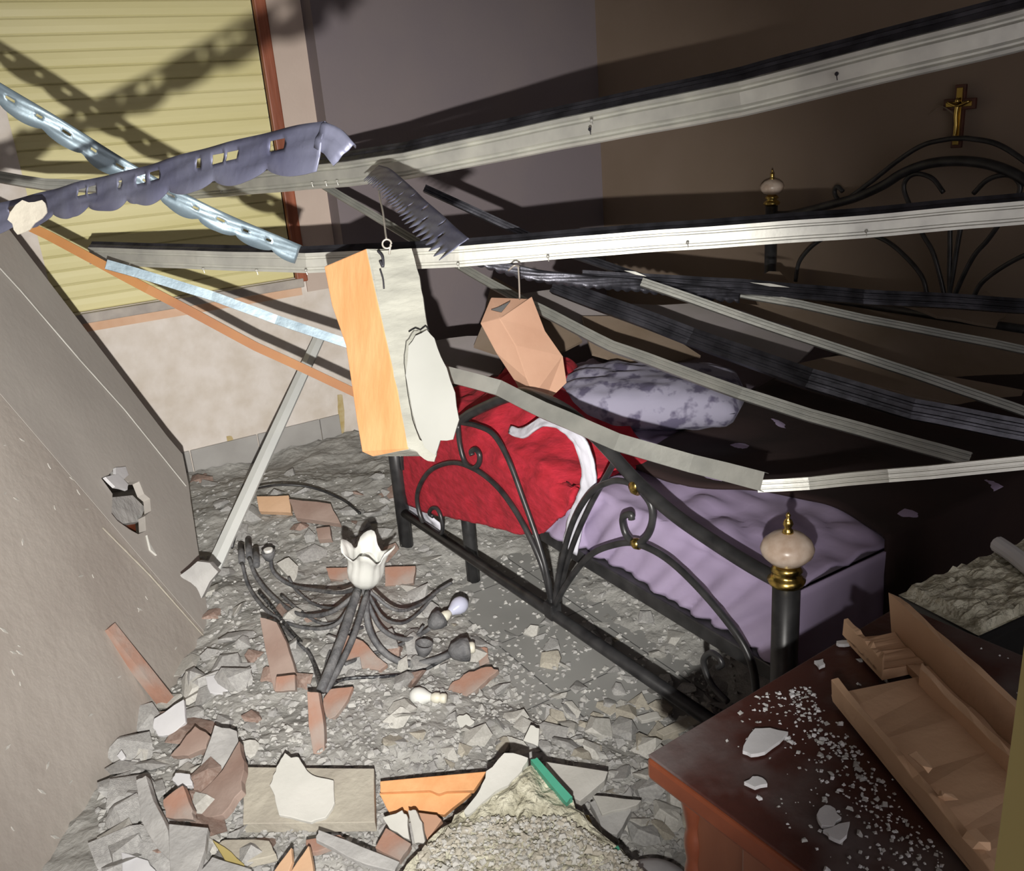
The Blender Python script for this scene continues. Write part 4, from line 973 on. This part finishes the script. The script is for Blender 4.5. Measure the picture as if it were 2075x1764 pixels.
# glints of the black channel, put in as small bright steel pieces
for i, (a, b, c, d) in enumerate(((1265, 548, 1310, 560), (1520, 572, 1600, 582))):
    thing('metal_shard', plate(jag([P(a, b, 2.3), P((a+c)/2, b+2, 2.3), P(c, d, 2.3), P((a+c)/2, b+8, 2.3)], .002, 2, i), .002), 'steel', ['torn bright metal shard at the left end of the black channel', 'thin bright metal shard above the black channel'][i], 'metal shard')

# orange batten
v, f = extrude([P(-60, 400, 2.9), P(100, 478, 2.95), P(300, 585, 3.0), P(520, 702, 3.1), P(730, 800, 3.2)], [(-.015, -.012), (.015, -.012), (.015, .012), (-.015, .012)], -FWD, closed=True, wob=.002)
thing('wood_batten', (v, f), 'orange_wood', 'orange brown wooden batten descending across the window wall from the left edge', 'batten')

# ---------------------------------------------------------------- hanging blocks and wires
def Q(pts, d): return [P(a, b, d) for a, b in pts]
def blockmesh(left, ridge, right, dl, dr_, dright, thick):
    """two visible faces meeting at the ridge (lists of px points top->bottom with same count), closed at the back"""
    n = len(left); V = []
    for i in range(n):
        V += [P(*left[i], dl), P(*ridge[i], dr_), P(*right[i], dright), P(*ridge[i], dr_)+FWD*thick*2]
    Fc = [(i*4+k, i*4+(k+1) % 4, i*4+4+(k+1) % 4, i*4+4+k) for i in range(n-1) for k in range(4)]+[(0, 1, 2, 3), (n*4-4, n*4-3, n*4-2, n*4-1)]
    return V, Fc
d1 = 2.15
hbk = empty('hanging_block', P(790, 700, d1), 'large broken clay block with orange face hanging by a wire from the broad channel', 'brick fragment')
lft = [(656, 540), (672, 620), (700, 700), (712, 780), (722, 850), (733, 915), (755, 925)]
rdg = [(742, 503), (756, 570), (772, 640), (790, 720), (808, 800), (824, 880), (828, 910)]
rgt = [(832, 505), (852, 570), (862, 640), (872, 700), (862, 780), (856, 870), (872, 925)]
V, Fc = [], []
n = len(lft)
for i in range(n):
    V += [P(*lft[i], d1+.05), P(*rdg[i], d1-.02), P(*rgt[i], d1+.04), P(*rdg[i], d1+.09)]
faces_or = [(i*4, i*4+1, i*4+5, i*4+4) for i in range(n-1)]
rest = [(i*4+k, i*4+(k+1) % 4, i*4+4+(k+1) % 4, i*4+4+k) for i in range(n-1) for k in (1, 2, 3)]+[(0, 1, 2, 3), (n*4-4, n*4-3, n*4-2, n*4-1)]
o = ob('clay_face', V, faces_or+rest, 'clay_orange', hbk, bevel=.003)
me = o.data; me.materials.append(M['mortar'])
# orange where the outward side is the left face
ridge_c = sum((P(*q, d1) for q in rdg), Vector())/n
for pl_ in me.polygons:
    vs = set(v % 4 for v in pl_.vertices)
    pl_.material_index = 0 if vs == {0, 1} else (1 if vs == {1, 2} or len(vs) == 4 else 0)
# mortar crust overlay with rough bottom, and white plaster face
mo = jag(Q([(748, 505), (765, 508), (834, 503), (850, 560), (860, 625), (868, 668), (850, 670), (838, 668), (822, 690), (818, 735), (826, 800), (835, 850), (850, 890), (885, 915), (880, 935), (860, 930), (845, 915), (826, 905), (806, 790), (786, 700), (770, 620)], d1-.022), .003, 3, 3)
o = ob('mortar_crust', *plate(mo, .02), 'mortar', hbk); 
wp = Q([(865, 668), (880, 685), (893, 722), (905, 745), (922, 795), (930, 850), (918, 890), (892, 892), (882, 922), (860, 905), (845, 870), (835, 830), (822, 760), (828, 700), (842, 680)], d1-.030)
M['skin'] = mat('smooth_white_plaster', (.34, .345, .32), .8, col2=(.39, .395, .37), scale=4)
o = ob('plaster_skin', *plate(jag(wp, .002, 2, 4), .022), 'skin', hbk); o['label'] = 'smooth white plaster skin'
o = ob('crack', *tube(Q([(828, 672), (842, 664), (852, 668), (862, 660), (868, 668)], d1-.043), .0018, 6, 2), 'black', hbk)
o = ob('eye_bolt', *merge(tube(Q([(766, 508), (775, 520), (776, 540), (770, 528)], d1-.045), .0035, 8), tube(Q([(770, 545), (776, 565), (778, 585)], d1-.044), .002, 6)), 'steel_dark', hbk, smooth=True)
# wire with ring
rc = P(784, 494, d1-.045)
ring = [rc+(CX*math.cos(a)+CY*math.sin(a))*.0105 for a in np.linspace(0, 6.0, 14)]
thing('hanging_wire', merge(tube([P(767, 366, 2.45), P(770, 400, 2.3), P(776, 430, 2.2), P(781, 470, 2.13), P(783, 484, d1-.045)], .0024, 6), tube(ring, .0024, 6, 3), tube([rc+CX*.009, P(790, 505, d1-.045), P(789, 515, d1-.04)], .0024, 6)), 'wire', 'pale wire with a ring holding the large orange clay block', 'wire', smooth=True)
# second block
d2_ = 2.45
hb2 = empty('hanging_block', P(1060, 710, d2_), 'smaller pinkish clay block hanging by a thin wire from the second channel', 'brick fragment')
lft = [(973, 655), (1005, 715), (1045, 775), (1068, 822)]
rdg = [(1012, 645), (1045, 700), (1066, 765), (1082, 800)]
rgt = [(1078, 600), (1105, 670), (1140, 720), (1148, 775)]
V = []
for i in range(4): V += [P(*lft[i], d2_+.03), P(*rdg[i], d2_-.01), P(*rgt[i], d2_+.03), P(*rdg[i], d2_+.08)]
V[-2] = P(1100, 822, d2_+.02); 
V.append(P(1148, 775, d2_+.03))
Fc = [(i*4+k, i*4+(k+1) % 4, i*4+4+(k+1) % 4, i*4+4+k) for i in range(3) for k in range(4)]+[(12, 13, 14, 15)]
Fc.append((10, 14, 16))
top5 = [P(975, 650, d2_+.03), P(995, 602, d2_+.05), P(1075, 605, d2_+.05)]
k = len(V); V += top5[1:]
Fc += [(0, 1, k), (1, 2, k+1), (1, k+1, k), (0, k, 3), (2, 3, k+1), (3, k, k+1)]
ob('clay_body', V, Fc, 'clay_peach', hb2, bevel=.002)
ob('cavity', *plate(Q([(995, 627), (1010, 622), (1034, 610), (1016, 632), (1006, 630)], d2_-.006), .01), 'black', hb2)  # shade of the hollow put in as a flat black plate
thing('hanging_wire', merge(tube([P(1050, 538, 2.38), P(1052, 570, 2.42), P(1053, 606, d2_+.02)], .0024, 6), tube([P(1030, 548, 2.38), P(1042, 538, 2.36), P(1052, 540, 2.38)], .0024, 6)), 'wire', 'thin wire holding the smaller pinkish clay block', 'wire', smooth=True)

# ---------------------------------------------------------------- fallen chandelier
hub = G(655, 1385, .05)
ch = empty('chandelier', hub, 'fallen iron chandelier with curved arms lying in the rubble', 'chandelier')
def ZG(a, b, h, c=.014):
    p = Z(a, b, h)
    for _ in range(4):
        g_ = ground(p.x, p.y)+c
        if h < g_: h = g_; p = Z(a, b, h)
    return p
top_ = Z(745, 1195, .28)
ob('stem', *merge(tube([Z(650, 1400, .16), Z(690, 1300, .22), Z(725, 1195, .27)], .013, 10), tube([Z(660, 1402, .15), Z(712, 1300, .21), Z(745, 1198, .26)], .009, 8)), 'chand', ch, smooth=True)
arms = [
 [(745, 1190, .26), (742, 1240, .22), (755, 1290, .16), (790, 1330, .10), (840, 1345, .07), (900, 1330, .08), (925, 1315, .10)],
 [(735, 1195, .26), (770, 1270, .17), (820, 1295, .10), (860, 1280, .08), (885, 1258, .10)],
 [(730, 1190, .26), (690, 1200, .20), (640, 1195, .14), (590, 1185, .10), (555, 1160, .12), (548, 1130, .15)],
 [(725, 1200, .25), (670, 1240, .18), (610, 1245, .12), (560, 1215, .10), (520, 1170, .12), (505, 1130, .15)],
 [(722, 1205, .24), (680, 1265, .16), (610, 1270, .10), (545, 1240, .08), (505, 1190, .10), (490, 1140, .14)],
 [(740, 1190, .26), (800, 1235, .18), (850, 1225, .12), (890, 1195, .10), (915, 1180, .10)],
 [(655, 1395, .16), (625, 1320, .12), (590, 1280, .10), (560, 1240, .10), (525, 1200, .12)],
 [(660, 1395, .15), (700, 1375, .10), (780, 1370, .07), (850, 1360, .06), (910, 1330, .07)],
 [(650, 1400, .15), (630, 1330, .13), (600, 1300, .09), (570, 1265, .10)],
 [(728, 1198, .25), (690, 1230, .17), (640, 1225, .10), (600, 1195, .08), (585, 1170, .10)],
 [(725, 1210, .24), (690, 1255, .14), (650, 1262, .09), (605, 1235, .08), (570, 1205, .09)],
 [(742, 1195, .26), (775, 1250, .16), (815, 1262, .10), (850, 1240, .08), (880, 1205, .09)],
 [(655, 1400, .15), (665, 1330, .12), (690, 1290, .10), (735, 1270, .09)],
 [(700, 1345, .14), (750, 1325, .08), (800, 1310, .06), (840, 1290, .08), (858, 1268, .10)],
]
for i, a in enumerate(arms):
    ob('arm', *tube([ZG(x, y, h) for x, y, h in a], (.010, .007, .0065, .007, .006, .0055, .006, .005, .005, .005, .005, .005, .005, .005)[i], 8), 'ribbed' if i in (6, 7) else 'chand', ch, smooth=True)
def cup(a, b, h, ax_, m='chand', s=1):
    c = ZG(a, b, h, .03); return ob('lamp_cup', *lathe(c, ax_, [(.006, -.02*s), (.018*s, -.012*s), (.028*s, .01*s), (.030*s, .028*s), (.026*s, .028*s), (.012*s, .0)], 16), m, ch, smooth=True)
def bulb(a, b, h, ax_, s=1, glass='bulb'):
    c = ZG(a, b, h, .03)
    q = ob('lamp_socket', *lathe(c, ax_, [(.012*s, 0), (.016*s, .004), (.016*s, .014), (.013*s, .018), (.017*s, .022), (.017*s, .034), (.013*s, .04), (.012*s, .05*s)], 16), 'socket', ch, smooth=True)
    g_ = ob('bulb', *lathe(c+Vector(ax_).normalized()*.048*s, ax_, [(.010*s, 0), (.016*s, .012*s), (.026*s, .03*s), (.029*s, .045*s), (.026*s, .06*s), (.016*s, .072*s), (.002, .076*s)], 20), glass, ch, smooth=True)
rt = Vector((CX.x, CX.y, 0)).normalized(); aw = Vector((FWD.x, FWD.y, 0)).normalized(); UZ = Vector((0, 0, 1))
cup(880, 1262, .10, rt*.6+aw*.5+UZ*.2, s=1.0); bulb(888, 1258, .10, rt*1.0+aw*.9+UZ*.25, .95)
cup(925, 1318, .10, rt*1.0-UZ*.1+aw*.3, s=1.2); 
ob('lamp_socket', *lathe(ZG(935, 1314, .10, .03), rt*1.0+aw*.1, [(.012, 0), (.016, .004), (.016, .014), (.013, .018), (.017, .022), (.017, .034), (.013, .04)], 16), 'socket', ch, smooth=True)
bulb(905, 1415, .06, -rt*1.0+aw*.25, .85, 'glass_shade')
cup(545, 1128, .16, UZ, 'chand', .8); ob('candle_cup', *lathe(Z(545, 1122, .17), UZ, [(.010, 0), (.015, .01), (.016, .02), (.013, .02)], 14), 'cup', ch, smooth=True)
for a, b in ((505, 1128), (490, 1138), (520, 1145)):
    ob('candle_tube', *tube([Z(a, b, .14), Z(a-2, b-32, .14)], .012, 10, 0), 'chand', ch, smooth=True)
cup(858, 1318, .08, UZ+rt*.2, s=.9)
# tulip glass shade
def tulip(c, ax_, m):
    ax_ = Vector(ax_).normalized(); a = ax_.orthogonal().normalized(); b = ax_.cross(a); n = 48; prof = [(.014, 0), (.034, .008), (.048, .03), (.052, .055), (.050, .08), (.056, .105), (.066, .122)]
    V, Fc = [], []
    for j, (r, h) in enumerate(prof):
        for k in range(n):
            t = 2*math.pi*k/n; f_ = j/(len(prof)-1)
            rr = r*(1+.05*math.sin(t*12)*f_+.22*f_**3*math.sin(t*4)); hh = h+.022*f_**3*math.sin(t*4+.6)
            V.append(c+ax_*hh+(a*math.cos(t)+b*math.sin(t))*rr)
    for j in range(len(prof)-1):
        for k in range(n): Fc.append((j*n+k, j*n+(k+1) % n, (j+1)*n+(k+1) % n, (j+1)*n+k))
    Fc.append(tuple(range(n)))
    return V, Fc
sh = ob('glass_shade', *tulip(Z(738, 1185, .27), UZ*1.0+rt*.22-aw*.05, 'glass_shade'), 'glass_shade', ch, smooth=True, solid=.003)
ob('bulb', *lathe(Z(742, 1172, .27), UZ+rt*.22, [(.012, 0), (.014, .03), (.024, .05), (.026, .065), (.02, .08), (.003, .088)], 16), 'glass_shade', ch, smooth=True)

# fallen wires near the skirting
thing('cable', tube([G(470, 1110, .02), G(500, 1010, .12), G(540, 985, .12), G(620, 985, .08), G(690, 1010, .05), G(730, 1040, .03)], .005, 6), 'iron', 'dark cable looping over the rubble near the skirting', 'cable', smooth=True)
